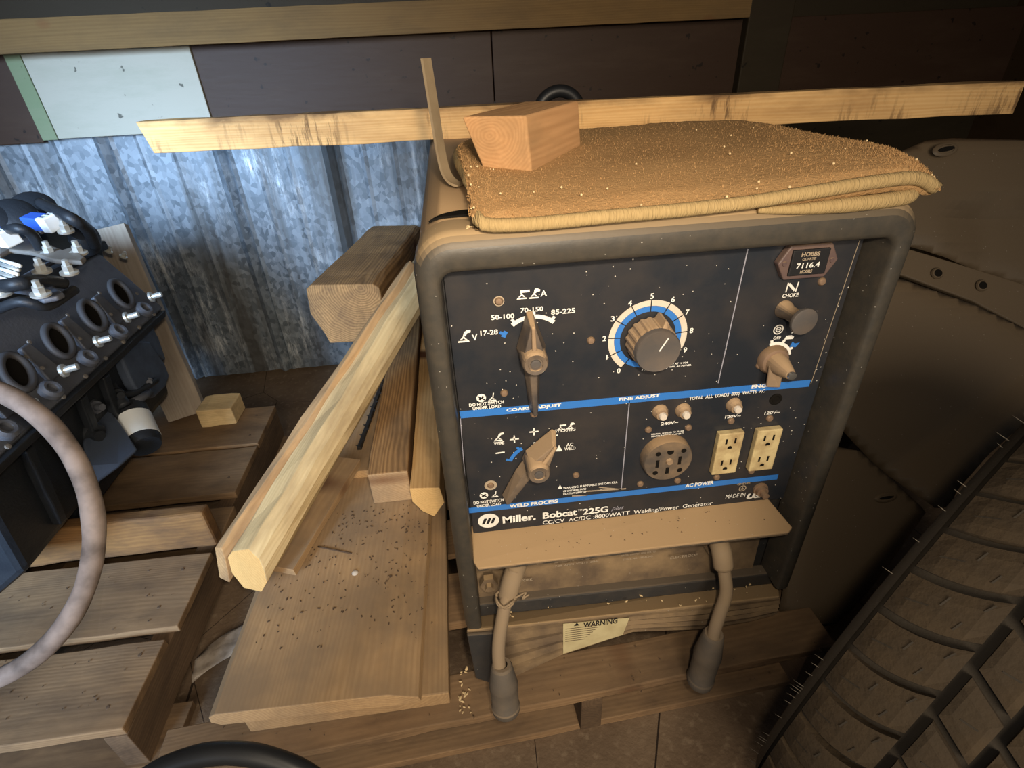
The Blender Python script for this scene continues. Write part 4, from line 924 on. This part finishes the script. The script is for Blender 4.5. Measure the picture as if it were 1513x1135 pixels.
crumbs('sawdust_crumbs', 26, lambda r: (0.055 + 0.03*r.random(), -0.002 + 0.012*r.random()+0.012, 0.8925), M['crumb'], 'pale crumbs on the machine edge below the left corner of the rug', 0.0007, 0.0018, 6)
crumbs('dirt_chips', 330, lambda r: (-0.36 + 0.30*r.random(), 0.05 + 0.33*r.random()**0.7, 0.2032), M['chip'], 'dark bark chips and dirt on the wide dusty plank', 0.0006, 0.0026, 7)
crumbs('wood_crumbs', 26, lambda r: (0.03 + 0.45*r.random(), 0.0 + 0.03*r.random(), 0.279), M['crumb'], 'pale crumbs on the dusty ledge under the control panel', 0.001, 0.0024, 8)
crumbs('shelf_crumbs', 40, lambda r: (0.04 + 0.42*r.random(), -0.005 + 0.04*r.random(), 0.4495), M['chip'], 'dark specks on the dusty shelf below the control panel', 0.0005, 0.0013, 19)
crumbs('dirt_chips', 110, lambda r: (-1.1 + 0.52*r.random(), 0.02 + 0.33*r.random()**1.2, 0.1345), M['chip'], 'dark chips scattered on the left pallet boards', 0.0006, 0.0022, 21)
crumbs('dirt_chips', 60, lambda r: (-0.50 + 1.1*r.random(), -0.055 + 0.11*r.random() + 0.0, 0.1345), M['chip'], 'dark specks of dirt on the front board of the right pallet', 0.0006, 0.0018, 9)
crumbs('wood_chips', 26, lambda r: (-0.028 + 0.022*r.random(), -0.045 + 0.08*r.random(), 0.1345), M['crumb'], 'small wood chips in the gap between the planks and the machine', 0.0012, 0.0034, 10)
lathe('pebble', [(0, 0.006), (0.003, 0.0065), (0.006, 0.004), (0.007, 0)], (-0.2102, 0.2072, 0.2005), (0, 0, 1), M['cream'], None, 8)
tag(bpy.data.objects['pebble'], 'single pale pebble on the wide dusty plank', 'pebble')
tag(tube('twig', smoothpts([(-0.2935, 0.2829, 0.2040), (-0.2645, 0.2707, 0.2050), (-0.2228, 0.2559, 0.2030)], 3), 0.0018, M['chip'], None, 6), 'thin dark twig lying on the wide dusty plank', 'twig')

# ------------------------------------------------------------------ engine on the left pallet
E_ = empty('engine', (-0.95, 0.55, 0.134), 'black greasy car engine block with bright bolts, standing on the left pallet', 'engine')
def xz(name, pts, y0, y1, mat, b=0.004, par=None): return prism(name, pts, y0, y1, mat, par or E_, b)
xz('engine_block', [(-1.16, 0.30), (-1.06, 0.243), (-0.84, 0.243), (-0.745, 0.31), (-0.72, 0.50), (-0.80, 0.60), (-1.12, 0.60), (-1.20, 0.48)], 0.20, 0.78, M['eng'], 0.012)
xz('oil_pan', [(-1.06, 0.134), (-0.90, 0.134), (-0.83, 0.20), (-0.82, 0.245), (-1.10, 0.245), (-1.10, 0.17)], 0.43, 0.76, M['eng'], 0.014)
# cylinder head: face carries the ports
nx, nz = 0.83, 0.56
xz('cylinder_head', [(-0.672, 0.548), (-0.690, 0.530), (-0.74, 0.52), (-0.80, 0.60), (-0.80, 0.665), (-0.765, 0.688), (-0.755, 0.684)], 0.13, 0.775, M['eng_grey'], 0.004)
xz('head_rail', [(-0.662, 0.545), (-0.668, 0.528), (-0.700, 0.520), (-0.700, 0.545)], 0.12, 0.765, M['eng'], 0.003)
ax = Vector((0.85, 0, 0.53)).normalized(); tz = Vector((-0.53, 0, 0.85)).normalized()
for k in range(5):
    y = 0.686 - 0.1127*k; c = Vector((-0.700, y, 0.617))
    pp = empty('intake_port', c); parent(pp, E_)
    la = (tz*0.75 + Vector((0, 0.66, 0))).normalized(); sa = ax.cross(la)
    ring = [c + ax*0.006 + 0.034*math.cos(a)*la + 0.021*math.sin(a)*sa for a in [2*PI*i/28 for i in range(28)]]
    link('port_ring', tube_me(ring, 0.0065, 8, True), M['port'], pp, True)
    bm = bmesh.new(); bm.faces.new([bm.verts.new(c + ax*0.004 + (p - c - ax*0.006)) for p in ring]); link('port_opening', me_from(bm), M['hole'], pp)
    # bright bolt stud and washer boss under each port
    q = c - tz*0.050 + Vector((0.008, 0.056, 0))
    lathe('head_bolt', [(0, 0.012), (0.005, 0.012), (0.005, 0.0065), (0.026, 0.0060), (0.028, 0.0)], q + tz*0.014, (0.95, 0.2, 0.15), M['bolt'], E_, 12)
    lathe('plug_boss', [(0, 0.019), (0.008, 0.018), (0.012, 0.013), (0.011, 0.009), (0.003, 0.008), (0.003, 0)], q + Vector((-0.002, -0.052, 0.002)), (0.75, 0.0, 0.6), M['eng_grey'], E_, 18)
    for s, u in ((-0.03, 0.025), (0.028, -0.018), (-0.052, 0.01)):
        lathe('dowel_hole', [(0, 0.004), (0.0015, 0.0036), (0.002, 0)], c + ax*0.004 + Vector((0, s*1.4, 0)) + tz*u, ax, M['bracket'], E_, 8, False)
# rocker cover lip and valley
stick('cover_lip', (-0.770, 0.10, 0.694), (-0.770, 0.82, 0.694), rect(0.022, 0.020), M['eng'], E_, b=0.005)
xz('valve_cover', [(-0.785, 0.665), (-0.775, 0.700), (-0.83, 0.745), (-0.93, 0.765), (-0.98, 0.73), (-0.98, 0.60), (-0.80, 0.60)], 0.11, 0.84, M['eng'], 0.016)
xz('valley_casting', [(-0.96, 0.60), (-0.96, 0.735), (-1.02, 0.775), (-1.16, 0.775), (-1.22, 0.70), (-1.20, 0.58)], 0.16, 0.88, M['eng'], 0.014)
def bolt(p, ax_=(0.15, -0.1, 1), s=1.0):
    b_ = empty('flange_bolt', p); parent(b_, E_)
    lathe('bolt_flange', [(0, 0.0125*s), (0.003*s, 0.0125*s), (0.004*s, 0.009*s), (0.004*s, 0)], p, ax_, M['bolt'], b_, 16)
    lathe('bolt_head', [(0.004*s, 0.0075*s), (0.013*s, 0.0075*s), (0.014*s, 0.005*s), (0.022*s, 0.0045*s), (0.023*s, 0)], p, ax_, M['bolt'], b_, 6, False)
for p in ((-0.6135, 0.4303, 0.7850), (-0.5639, 0.4215, 0.7850), (-0.5694, 0.3374, 0.7850), (-0.6259, 0.5090, 0.8000), (-0.7063, 0.5519, 0.8000)): bolt(p)
for p in ((-0.5220, 0.3206, 0.7850), (-0.5101, 0.2352, 0.7850), (-0.6476, 0.5536, 0.8000), (-0.5691, 0.2505, 0.7850)): bolt(p, s=0.95)
for p in ((-0.7700, 0.8274, 0.6748), (-0.7650, 0.8643, 0.6492)): bolt(p, (0.6, 0, 0.8), 0.7)
def bracket(pts, z, th, mat='bracket', name='lifting_bracket'):
    slab3(name, pts, th, M[mat], E_, 0.003)
bracket([(-0.7333, 0.4963, 0.7850), (-0.7154, 0.5472, 0.7850), (-0.6537, 0.4914, 0.7850), (-0.5973, 0.4403, 0.7850), (-0.5907, 0.4530, 0.7850), (-0.5354, 0.3877, 0.7850), (-0.5304, 0.3673, 0.7850), (-0.5815, 0.3859, 0.7850), (-0.6515, 0.4432, 0.7850), (-0.6969, 0.4651, 0.7850), (-0.6939, 0.4363, 0.7850)], 0.785, 0.008)
bracket([(-0.6157, 0.3353, 0.7750), (-0.6050, 0.3674, 0.7750), (-0.5335, 0.2951, 0.7750), (-0.4972, 0.2568, 0.7750), (-0.4993, 0.2453, 0.7750), (-0.5152, 0.2370, 0.7750), (-0.5575, 0.2750, 0.7750), (-0.5920, 0.2927, 0.7750)], 0.775, 0.008, 'eng_grey')
bracket([(-0.7457, 0.5989, 0.8000), (-0.8233, 0.7348, 0.8000), (-0.7643, 0.6737, 0.8000), (-0.6664, 0.5543, 0.8000), (-0.6701, 0.5125, 0.8000)], 0.8, 0.006, 'bracket')
for c, r in (((-0.8317, 0.7557, 0.7900), 0.042), ((-0.7939, 0.6412, 0.8000), 0.040), ((-0.8209, 0.6196, 0.8000), 0.040), ((-0.6741, 0.6214, 0.7600), 0.026)):
    lathe('rubber_cap', [(-0.03, r*0.8), (0.0, r), (0.012, r*0.96), (0.02, r*0.7), (0.022, 0)], c, (0.35, -0.5, 0.65), M['eng'], E_, 22)
for c in ((-0.6605, 0.5234, 0.8150), (-0.6786, 0.4431, 0.8150)):
    mwc = Matrix.Translation(c) @ Matrix.Rotation(R(-28), 4, 'Z') @ Matrix.Rotation(R(10), 4, 'X')
    cn = empty('connector', c); parent(cn, E_)
    box('connector_body', -0.045, 0.0, -0.012, 0.012, -0.012, 0.012, M['connector_blue'], cn, 0.002, mw=mwc)
    box('connector_end', 0.0, 0.022, -0.013, 0.013, -0.013, 0.013, M['label_white'], cn, 0.002, mw=mwc)
    for dy in (-0.005, 0.005): box('connector_pin', 0.004, 0.016, dy-0.002, dy+0.002, 0.0131, 0.0136, M['ink'], cn, mw=mwc)
for k in range(7):
    a = Vector((-0.6272, 0.3289, 0.7950)); b = Vector((-0.5659, 0.2817, 0.7950)); o_ = Vector((0.0, 0.006, 0.004))*(k-3)
    tube('ribbon_wire', [a + o_, b + o_], 0.0028, M['bolt'] if k % 2 else M['label_white'], E_, 6)
# hoses, clips and stray hardware over the valley
for pts, r in (([(-0.7470, 0.5124, 0.8000), (-0.6440, 0.4265, 0.8300), (-0.6266, 0.4308, 0.8200), (-0.6366, 0.4487, 0.7900)], 0.008), ([(-0.7581, 0.6754, 0.8200), (-0.5978, 0.4876, 0.8300), (-0.6001, 0.5232, 0.8000), (-0.6263, 0.5658, 0.7600)], 0.010),
               ([(-0.5883, 0.2666, 0.7900), (-0.5371, 0.2418, 0.8000), (-0.5356, 0.2802, 0.7900), (-0.5281, 0.3099, 0.7750)], 0.009), ([(-0.5978, 0.2572, 0.7600), (-0.5468, 0.2439, 0.7750), (-0.5298, 0.2613, 0.7600), (-0.5271, 0.3211, 0.7600)], 0.007)):
    tube('hose', smoothpts(pts, 6), r, M['eng'], E_, 10)
stick('cover_groove', (-0.786, 0.12, 0.705), (-0.786, 0.83, 0.705), rect(0.006, 0.010), M['eng_grey'], E_, b=0.001)
for k in range(9):
    lathe('rail_stud', [(0, 0.0045), (0.003, 0.004), (0.0035, 0)], (-0.668, 0.16 + 0.07*k, 0.553), (0.8, 0, 0.6), M['bracket'], E_, 8, False)
for k in range(4):
    y = 0.63 - 0.1127*k
    slab3('head_casting_web', [(-0.688, y-0.02, 0.575), (-0.688, y+0.02, 0.575), (-0.712, y+0.012, 0.640), (-0.712, y-0.012, 0.640)], 0.010, M['eng_grey'], E_, 0.003)
for c, r in (((-0.7267, 0.7128, 0.4125), 0.012), ((-0.7294, 0.7463, 0.4843), 0.008), ((-0.7415, 0.7016, 0.4869), 0.007)):
    lathe('cover_bolt', [(0, r), (0.004, r), (0.004, r*0.6), (0.010, r*0.6), (0.011, 0)], c, (0.9, -0.3, 0.2), M['eng_grey'], E_, 12)
for y in (0.30, 0.38, 0.46, 0.54, 0.62):
    stick('block_rib', (-0.735, y, 0.33), (-0.712, y, 0.50), rect(0.016, 0.020), M['eng'], E_, up=(0, 1, 0), b=0.003)
# side: timing cover plate, pump, pan
slab3('side_cover', [(-0.7150, 0.6414, 0.5308), (-0.7150, 0.7226, 0.4858), (-0.7150, 0.7416, 0.4177), (-0.7150, 0.7388, 0.3803), (-0.7150, 0.7046, 0.3676), (-0.7150, 0.6512, 0.3726), (-0.7150, 0.6108, 0.3916), (-0.7150, 0.6028, 0.4369), (-0.7150, 0.6040, 0.4801), (-0.7150, 0.6089, 0.5195)], 0.024, M['eng_blue'], E_, 0.006)
slab3('side_cover', [(-0.7220, 0.7104, 0.5738), (-0.7220, 0.7617, 0.5442), (-0.7220, 0.7688, 0.4722), (-0.7220, 0.7603, 0.4118), (-0.7220, 0.7127, 0.4645), (-0.7220, 0.6469, 0.5204), (-0.7220, 0.6535, 0.5554)], 0.030, M['eng_blue'], E_, 0.006)
for (x, y), d, r, hh in (((160,534), 1.18, 0.017, 0.05), ((196,556), 1.2, 0.020, 0.05), ((178,560), 1.15, 0.014, 0.06), ((138,600), 1.05, 0.016, 0.07), ((110,618), 1.02, 0.020, 0.05), ((215,570), 1.22, 0.012, 0.05), ((120,575), 1.10, 0.016, 0.05)):
    pass
for c, ax_, r, hh in (((-0.7581, 0.6411, 0.4826), (0.7, -0.5, 0.5), 0.018, 0.04), ((-0.7348, 0.6498, 0.4430), (0.5, -0.6, 0.3), 0.022, 0.05), ((-0.7333, 0.5717, 0.4321), (0.6, -0.4, 0.2), 0.018, 0.05), ((-0.7437, 0.5014, 0.4508), (0.9, -0.3, 0.1), 0.017, 0.06), ((-0.7166, 0.6617, 0.4080), (0.6, -0.5, 0.3), 0.015, 0.04), ((-0.7957, 0.5453, 0.4567), (0.8, -0.4, 0.2), 0.020, 0.05), ((-0.7767, 0.4449, 0.4315), (0.8, -0.4, 0.0), 0.022, 0.05), ((-0.7387, 0.4646, 0.4117), (0.8, -0.4, 0.0), 0.026, 0.05)):
    lathe('block_boss', [(-hh, r*1.1), (hh*0.3, r), (hh*0.45, r*0.8), (hh*0.45, r*0.45), (hh*0.7, r*0.42), (hh*0.7, 0)], c, ax_, M['eng_grey'] if r < 0.018 else M['eng'], E_, 16)
for a, b, r in (((-0.7797, 0.4693, 0.4135), (-0.7452, 0.6312, 0.4498), 0.012), ((-0.7891, 0.4806, 0.4489), (-0.7655, 0.6965, 0.5131), 0.009), ((-0.7389, 0.5471, 0.4488), (-0.6982, 0.6715, 0.4074), 0.008), ((-0.7488, 0.5933, 0.4642), (-0.7040, 0.5482, 0.4177), 0.013), ((-0.7993, 0.5647, 0.4872), (-0.7671, 0.6286, 0.4802), 0.014)):
    tube('casting_rib', smoothpts([a, (Vector(a) + Vector(b))/2 + Vector((0.01, -0.01, -0.01)), b], 4), r, M['eng'], E_, 10)
slab3('heat_shield', [(-0.7514, 0.5568, 0.4247), (-0.7048, 0.5101, 0.3947), (-0.6553, 0.4516, 0.3650), (-0.6691, 0.4045, 0.3634), (-0.6918, 0.3582, 0.3621), (-0.7040, 0.3777, 0.3913), (-0.7295, 0.4287, 0.4124), (-0.7481, 0.4953, 0.4215)], 0.012, M['eng_blue'], E_, 0.005)
# oil filter with a white label
fa, fb = Vector((-0.7204, 0.5785, 0.3881)), Vector((-0.6709, 0.5021, 0.3489)); fd = (fb - fa); FL = fd.length
of = empty('oil_filter', fa); parent(of, E_)
lathe('filter_can', [(-0.02, 0.022), (-0.004, 0.030), (0.0, 0.0345), (FL*0.98, 0.0345), (FL*1.12, 0.030), (FL*1.15, 0.0)], fa, fd, M['eng'], of, 26)
lathe('filter_label', [(FL*0.28, 0.0346), (FL*0.28, 0.0352), (FL*0.92, 0.0352), (FL*0.92, 0.0346)], fa, fd, M['label_white'], of, 26)
tube('coolant_fitting', [(-0.7123, 0.5674, 0.4093), (-0.6985, 0.5889, 0.4078), (-0.6896, 0.6213, 0.4041)], 0.009, M['eng_grey'], E_, 10)
box('casting_tab', -0.0, 0.05, -0.012, 0.012, -0.012, 0.012, plain('rusty_tab', (0.08, 0.035, 0.03), 0.7), E_, 0.003, mw=Matrix.Translation((-0.7618, 0.7675, 0.5134)) @ Matrix.Rotation(R(-40), 4, 'Y'))

# ------------------------------------------------------------------ old steering wheel at the left edge
def wheel(name, c, rad, tr, normal, mat, colend, label, spokes, tilt=0):
    w_ = empty(name, c, label, 'wheel'); c = Vector(c); nrm = Vector(normal).normalized()
    u = nrm.cross(Vector((0, 0, 1))).normalized(); v = u.cross(nrm)
    pts = []
    for i in range(96):
        a = 2*PI*i/96; pts.append(c + rad*(math.cos(a)*u + math.sin(a)*v))
    link('wheel_rim', tube_me(pts, [tr*(1 + 0.04*math.sin(i*0.9)*math.sin(i*0.37)) for i in range(96)], 16, True), mat, w_, True)
    for a in spokes:
        d = math.cos(a)*u + math.sin(a)*v
        tube('spoke', [c + d*0.03 - nrm*0.03, c + d*rad], tr*0.5, M['chip'], w_, 8)
    lathe('wheel_hub', [(-0.01, 0.022), (0.01, 0.021), (0.018, 0.014), (0.020, 0)], c - nrm*0.005, nrm, M['chip'], w_, 20)
    tube('steering_column', [c - nrm*0.005, Vector(colend)], 0.014, M['chip'], w_, 12)
    return w_
wc = Vector((-0.5678, -0.0020, 0.5978)); 
wheel('steering_wheel', wc, 0.1755, 0.0112, -Vector(CF), M['rim'], (-1.10, -0.20, 0.0), 'old steering wheel rim in worn brownish grey rubber at the left edge', (R(0), R(70), R(-70)))
wc2 = Vector((-0.2283, -0.2963, 0.3654))
wheel('steering_wheel', wc2, 0.141, 0.0100, -Vector(CF), M['rubber'], (-0.34, -0.42, 0.005), 'black rubber wheel rim just showing at the bottom edge', (R(-90), R(150), R(30)))

# ------------------------------------------------------------------ dusty vehicle panels on the right
FD = empty('vehicle_side_panels', (0.9, 0.35, 0.0), 'dusty brown moulded vehicle panels with bolt holes, standing right of the machine', 'bodywork')
def upd(p):
    q = (p - Vector((1.2240, 0.4188, 0.7602))).dot(Vector((0.0, 0.58, 0.81)))
    edge = (p - Vector((0.9859, 0.4551, 0.7497))).dot(Vector((1, 0, 0)))
    g = max(0.0, min(1.0, (edge + 0.02)/0.08))
    return -0.018*g*(1/(1 + math.exp(-(q)*-160)))
PANEL_UP = [(0.8411, 0.4606, 0.7202), (0.8568, 0.4889, 0.7637), (0.8860, 0.5145, 0.8071), (0.9255, 0.5294, 0.8380), (0.9694, 0.5314, 0.8521), (1.0160, 0.5249, 0.8550), (1.1229, 0.5013, 0.8494), (1.2620, 0.4687, 0.8396), (1.2441, 0.4033, 0.7437), (1.2125, 0.2875, 0.5738), (1.0986, 0.3469, 0.6276), (0.9944, 0.3893, 0.6600), (0.9144, 0.4212, 0.6840), (0.8376, 0.4456, 0.6984)]
slab3('flange_strip', [(0.8326, 0.4534, 0.6906), (0.9148, 0.4248, 0.6717), (0.9948, 0.3929, 0.6478), (1.0990, 0.3506, 0.6155), (1.1911, 0.2999, 0.5683), (1.1781, 0.2518, 0.4978), (1.0772, 0.3096, 0.5525), (1.0082, 0.3476, 0.5880), (0.8955, 0.3976, 0.6289), (0.8255, 0.4236, 0.6472)], 0.012, M['fender'], FD, 0.003)
PN = Vector((-0.1467, -0.8050, 0.5748)).normalized()
def seg_dist(p, a, b):
    ab = b - a; t = max(0, min(1, (p - a).dot(ab)/ab.length_squared)); return (p - a - ab*t).length
def moulded(name, outline, disp, thick, mat, par, cell=0.016, roll=0.010, rr=0.012):
    """flat outline cut into a fine grid and pressed into shape by disp(p)"""
    P = [Vector(p) for p in outline]; bm = bmesh.new(); bm.faces.new([bm.verts.new(p) for p in P])
    ux = PN.cross(Vector((0, 0, 1))).normalized(); uy = PN.cross(ux)
    for ax_ in (ux, uy):
        d = [p.dot(ax_) for p in P]; k = math.ceil(min(d)/cell)
        while k*cell < max(d):
            bmesh.ops.bisect_plane(bm, geom=bm.verts[:] + bm.edges[:] + bm.faces[:], plane_co=ax_*(k*cell), plane_no=ax_, dist=1e-6); k += 1
    n = len(P)
    for v in bm.verts:
        e = min(seg_dist(v.co, P[i], P[(i+1) % n]) for i in range(n))
        v.co = v.co + PN*(disp(v.co) - roll*math.exp(-e/rr))
    bmesh.ops.triangulate(bm, faces=bm.faces)
    me = bpy.data.meshes.new('m'); bm.to_mesh(me); bm.free()
    o = link(name, me, mat, par, True)
    m = o.modifiers.new('sol', 'SOLIDIFY'); m.thickness = thick; m.offset = 0
    return o
def crease(a, b, side, k):
    """pushes back everything beyond the line a-b on the side of point side"""
    a, b, side = Vector(a), Vector(b), Vector(side); t = (b - a).normalized(); nn = PN.cross(t)
    if (side - a).dot(nn) < 0: nn = -nn
    return lambda p: -k * (lambda q: 0 if q < -0.012 else (q if q > 0.012 else (q + 0.012)**2/0.048))((p - a).dot(nn))
cr = crease((1.0827, 0.2539, 0.4935), (0.8179, 0.1889, 0.3347), (0.9137, 0.1661, 0.3275), -0.55)
moulded('main_panel', [(0.6971, 0.3101, 0.4731), (0.7560, 0.4265, 0.6507), (0.8226, 0.4096, 0.6443), (0.8930, 0.3852, 0.6282), (1.0055, 0.3345, 0.5863), (1.1024, 0.2822, 0.5382), (1.1751, 0.2382, 0.4953), (1.1229, 0.2227, 0.4604), (1.0626, 0.2094, 0.4263), (0.9663, 0.1803, 0.3609), (0.8981, 0.1527, 0.3047), (0.8778, 0.1401, 0.2819), (0.8611, 0.1422, 0.2806), (0.7970, 0.1956, 0.3387), (0.7429, 0.2487, 0.3989)], lambda p: cr(p) + 0.010*math.sin(p.x*7), 0.008, M['fender'], FD)
moulded('upper_panel', PANEL_UP, upd, 0.008, M['fender'], FD)
c2 = crease((0.8443, 0.1341, 0.2650), (0.6407, 0.0624, 0.1125), (0.7680, 0.0741, 0.1615), 0.45)
moulded('lower_panel', [(0.6883, 0.2434, 0.3775), (0.7253, 0.2277, 0.3652), (0.7619, 0.2167, 0.3592), (0.8061, 0.1813, 0.3211), (0.8637, 0.1330, 0.2684), (0.8332, 0.1141, 0.2341), (0.7992, 0.0907, 0.1927), (0.7504, 0.0625, 0.1408), (0.7144, 0.0467, 0.1095), (0.6855, 0.0398, 0.0924), (0.6431, 0.0453, 0.0892), (0.6011, 0.0543, 0.0910), (0.5807, 0.0759, 0.1159)], lambda p: 0.012 + c2(p), 0.008, M['fender'], FD)
def hole(p, r, nrm=(-0.15, -0.80, 0.57), s=1.0, par=FD):
    o = lathe('bolt_hole', [(-0.002, r*1.6), (0.0006, r*1.35), (0.0008, r*1.05), (-0.001, r), (-0.001, 0.0)], p, nrm, M['fender'], par, 20)
    o2 = lathe('hole_opening', [(0.0004, r), (0.0010, r*0.98), (0.0011, 0.0)], p, nrm, M['hole'], o, 20)
    for q in (o, o2): q.scale = (1, s, 1)
    return o
hole((0.9823, 0.4979, 0.8399), 0.015, s=0.55); hole((0.9486, 0.3804, 0.6393), 0.007); hole((1.0237, 0.3521, 0.6191), 0.007); hole((0.7864, 0.1474, 0.3035), 0.013, s=0.45)
# struts that carry the panels
tube('panel_strut', [(0.9819, 0.3526, 0.5013), (1.10, 0.62, 0.004)], 0.018, M['fender'], FD, 10)
tube('panel_strut', [(0.7542, 0.2357, 0.2969), (0.76, 0.34, 0.004)], 0.018, M['fender'], FD, 10)

# ------------------------------------------------------------------ tyre at the right
TC = Vector((0.687, -0.185, 0.357)); th_, ti_ = -1.087, -0.07; TR, HWD = 0.362, 0.120
axv = Vector((math.cos(th_)*math.cos(ti_), math.sin(th_)*math.cos(ti_), math.sin(ti_)))
s1 = axv.cross(Vector((0, 0, 1))).normalized(); s2 = s1.cross(axv).normalized()
TM = Matrix(((axv.x, s1.x, s2.x, TC.x), (axv.y, s1.y, s2.y, TC.y), (axv.z, s1.z, s2.z, TC.z), (0, 0, 0, 1)))
TY = bpy.data.objects.new('tyre', None); COL.objects.link(TY); TY.matrix_basis = TM; WM[TY.name] = TM
tag(TY, 'large dusty black tyre with chunky tread standing at the lower right', 'tyre')
def revolve(name, prof, mat, par, n=96, smooth=True):
    bm = bmesh.new(); rows = [[bm.verts.new((a, r*math.cos(2*PI*j/n), r*math.sin(2*PI*j/n))) for j in range(n)] for a, r in prof]
    for A, B in zip(rows, rows[1:]):
        for j in range(n): bm.faces.new((A[j], A[(j+1) % n], B[(j+1) % n], B[j]))
    return link(name, me_from(bm), mat, par, smooth, mw=TM)
def crown(a): return TR - 0.030*(abs(a)/HWD)**3
gd = 0.009
revolve('carcass', [(-0.085, 0.200), (-0.108, 0.225), (-0.122, 0.265), (-0.124, 0.300), (-0.120, 0.322), (-0.110, crown(0.110)-gd+0.002), (-0.098, crown(0.098)-gd), (-0.06, crown(0.06)-gd), (0, TR-gd), (0.06, crown(0.06)-gd), (0.098, crown(0.098)-gd), (0.110, crown(0.110)-gd+0.002), (0.120, 0.322), (0.124, 0.300), (0.122, 0.265), (0.108, 0.225), (0.085, 0.200)], M['tyre'], TY)
revolve('shoulder_rib', [(-0.1235, 0.314), (-0.1255, 0.319), (-0.1215, 0.326), (-0.117, 0.330)], M['tyre'], TY)
revolve('wheel_disc', [(-0.085, 0.205), (-0.080, 0.19), (-0.05, 0.18), (-0.04, 0.10), (-0.045, 0.03), (-0.045, 0.001)], M['eng_grey'], TY, 48)
def block_me(a0, a1, p0, p1, skew, taper=0.0, na=6, nb=4):
    """tread block from axial a0..a1 and angle p0..p1 with slanted sides"""
    bm = bmesh.new(); top, bot = [], []
    for i in range(na + 1):
        t = i/na; a = a0 + (a1-a0)*t; ra = crown(a); rt, rb = [], []
        for j in range(nb + 1):
            ph = p0 + (p1-p0)*j/nb + skew(a)
            e = 1.0 if 0 < i < na and 0 < j < nb else 0.0
            r = ra + (0 if e else -0.0016)
            rt.append(bm.verts.new((a, r*math.cos(ph), r*math.sin(ph)))); rb.append(bm.verts.new((a, (ra-gd-0.002)*math.cos(ph), (ra-gd-0.002)*math.sin(ph))))
        top.append(rt); bot.append(rb)
    for i in range(na):
        for j in range(nb): bm.faces.new((top[i][j], top[i][j+1], top[i+1][j+1], top[i+1][j]))
    for i in range(na):
        for j in (0, nb): bm.faces.new((top[i][j], bot[i][j], bot[i+1][j], top[i+1][j]))
    for j in range(nb):
        for i in (0, na): bm.faces.new((top[i][j], bot[i][j], bot[i][j+1], top[i][j+1]))
    return me_from(bm)
NB = 44; dp = 2*PI/NB
sk = lambda a: 0.55*(a/HWD)*0.35 + 0.05*math.sin(a*26)
sk2 = lambda a: -0.5*(a/HWD)*0.35
rowsdef = [(-0.113, -0.0465, sk, 0.0), (-0.0385, -0.0075, sk2, 0.4), (0.0005, 0.0345, sk2, 0.1), (0.0435, 0.113, sk, 0.5)]
for a0, a1, s_, ph0 in rowsdef:
    me = block_me(a0, a1, 0.10*dp, 0.93*dp, s_); me.materials.append(M['tread'])
    for p in me.polygons: p.use_smooth = False
    for k in range(NB):
        o = bpy.data.objects.new('tread_block', me); COL.objects.link(o)
        mw = TM @ Matrix.Rotation((k + ph0)*dp, 4, 'X'); o.matrix_basis = mw; parent(o, TY)
# fine cuts moulded into the blocks
bm = bmesh.new()
for k in range(NB):
    for (a0, f0, a1, f1) in ((-0.066, 0.25, -0.064, 0.42), (-0.082, 0.60, -0.080, 0.80), (-0.104, 0.45, -0.088, 0.52), (-0.058, 0.70, -0.055, 0.85), (-0.028, 0.4, -0.016, 0.55), (0.010, 0.4, 0.022, 0.55), (0.066, 0.3, 0.064, 0.5), (0.085, 0.6, 0.083, 0.8)):
        s_ = sk if abs(a0) > 0.04 else sk2; ph = [r for r in rowsdef if r[0] <= a0 <= r[1]][0][3]
        q = []
        for a, f_, w3 in ((a0, f0, -1), (a0, f0, 1), (a1, f1, 1), (a1, f1, -1)):
            an = (k + ph + f_)*dp + s_(a) + (w3*0.0022 if abs(a1-a0) > 0.008 else 0); aa = a + (w3*0.0007 if abs(a1-a0) <= 0.008 else 0); rr_ = crown(a) + 0.0004
            q.append(bm.verts.new(TM @ Vector((aa, rr_*math.cos(an), rr_*math.sin(an)))))
        bm.faces.new(q)
o = link('tread_cuts', me_from(bm), M['tyre'], TY); o['kind'] = 'stuff'
# moulding whiskers on the left shoulder
bm = bmesh.new(); rw = random.Random(4)
for k in range(70):
    a = rw.uniform(0, 2*PI); r = 0.322; p = TM @ Vector((-0.121, r*math.cos(a), r*math.sin(a))); q = TM @ Vector((-0.121 - rw.uniform(0.008, 0.016), (r+0.004)*math.cos(a), (r+0.004)*math.sin(a)))
    w2 = Vector((0, 0, 0.0007)); v = [bm.verts.new(p - w2), bm.verts.new(p + w2), bm.verts.new(q)]; bm.faces.new(v)
o = link('rubber_whiskers', me_from(bm), M['hair'], TY); o['kind'] = 'stuff'
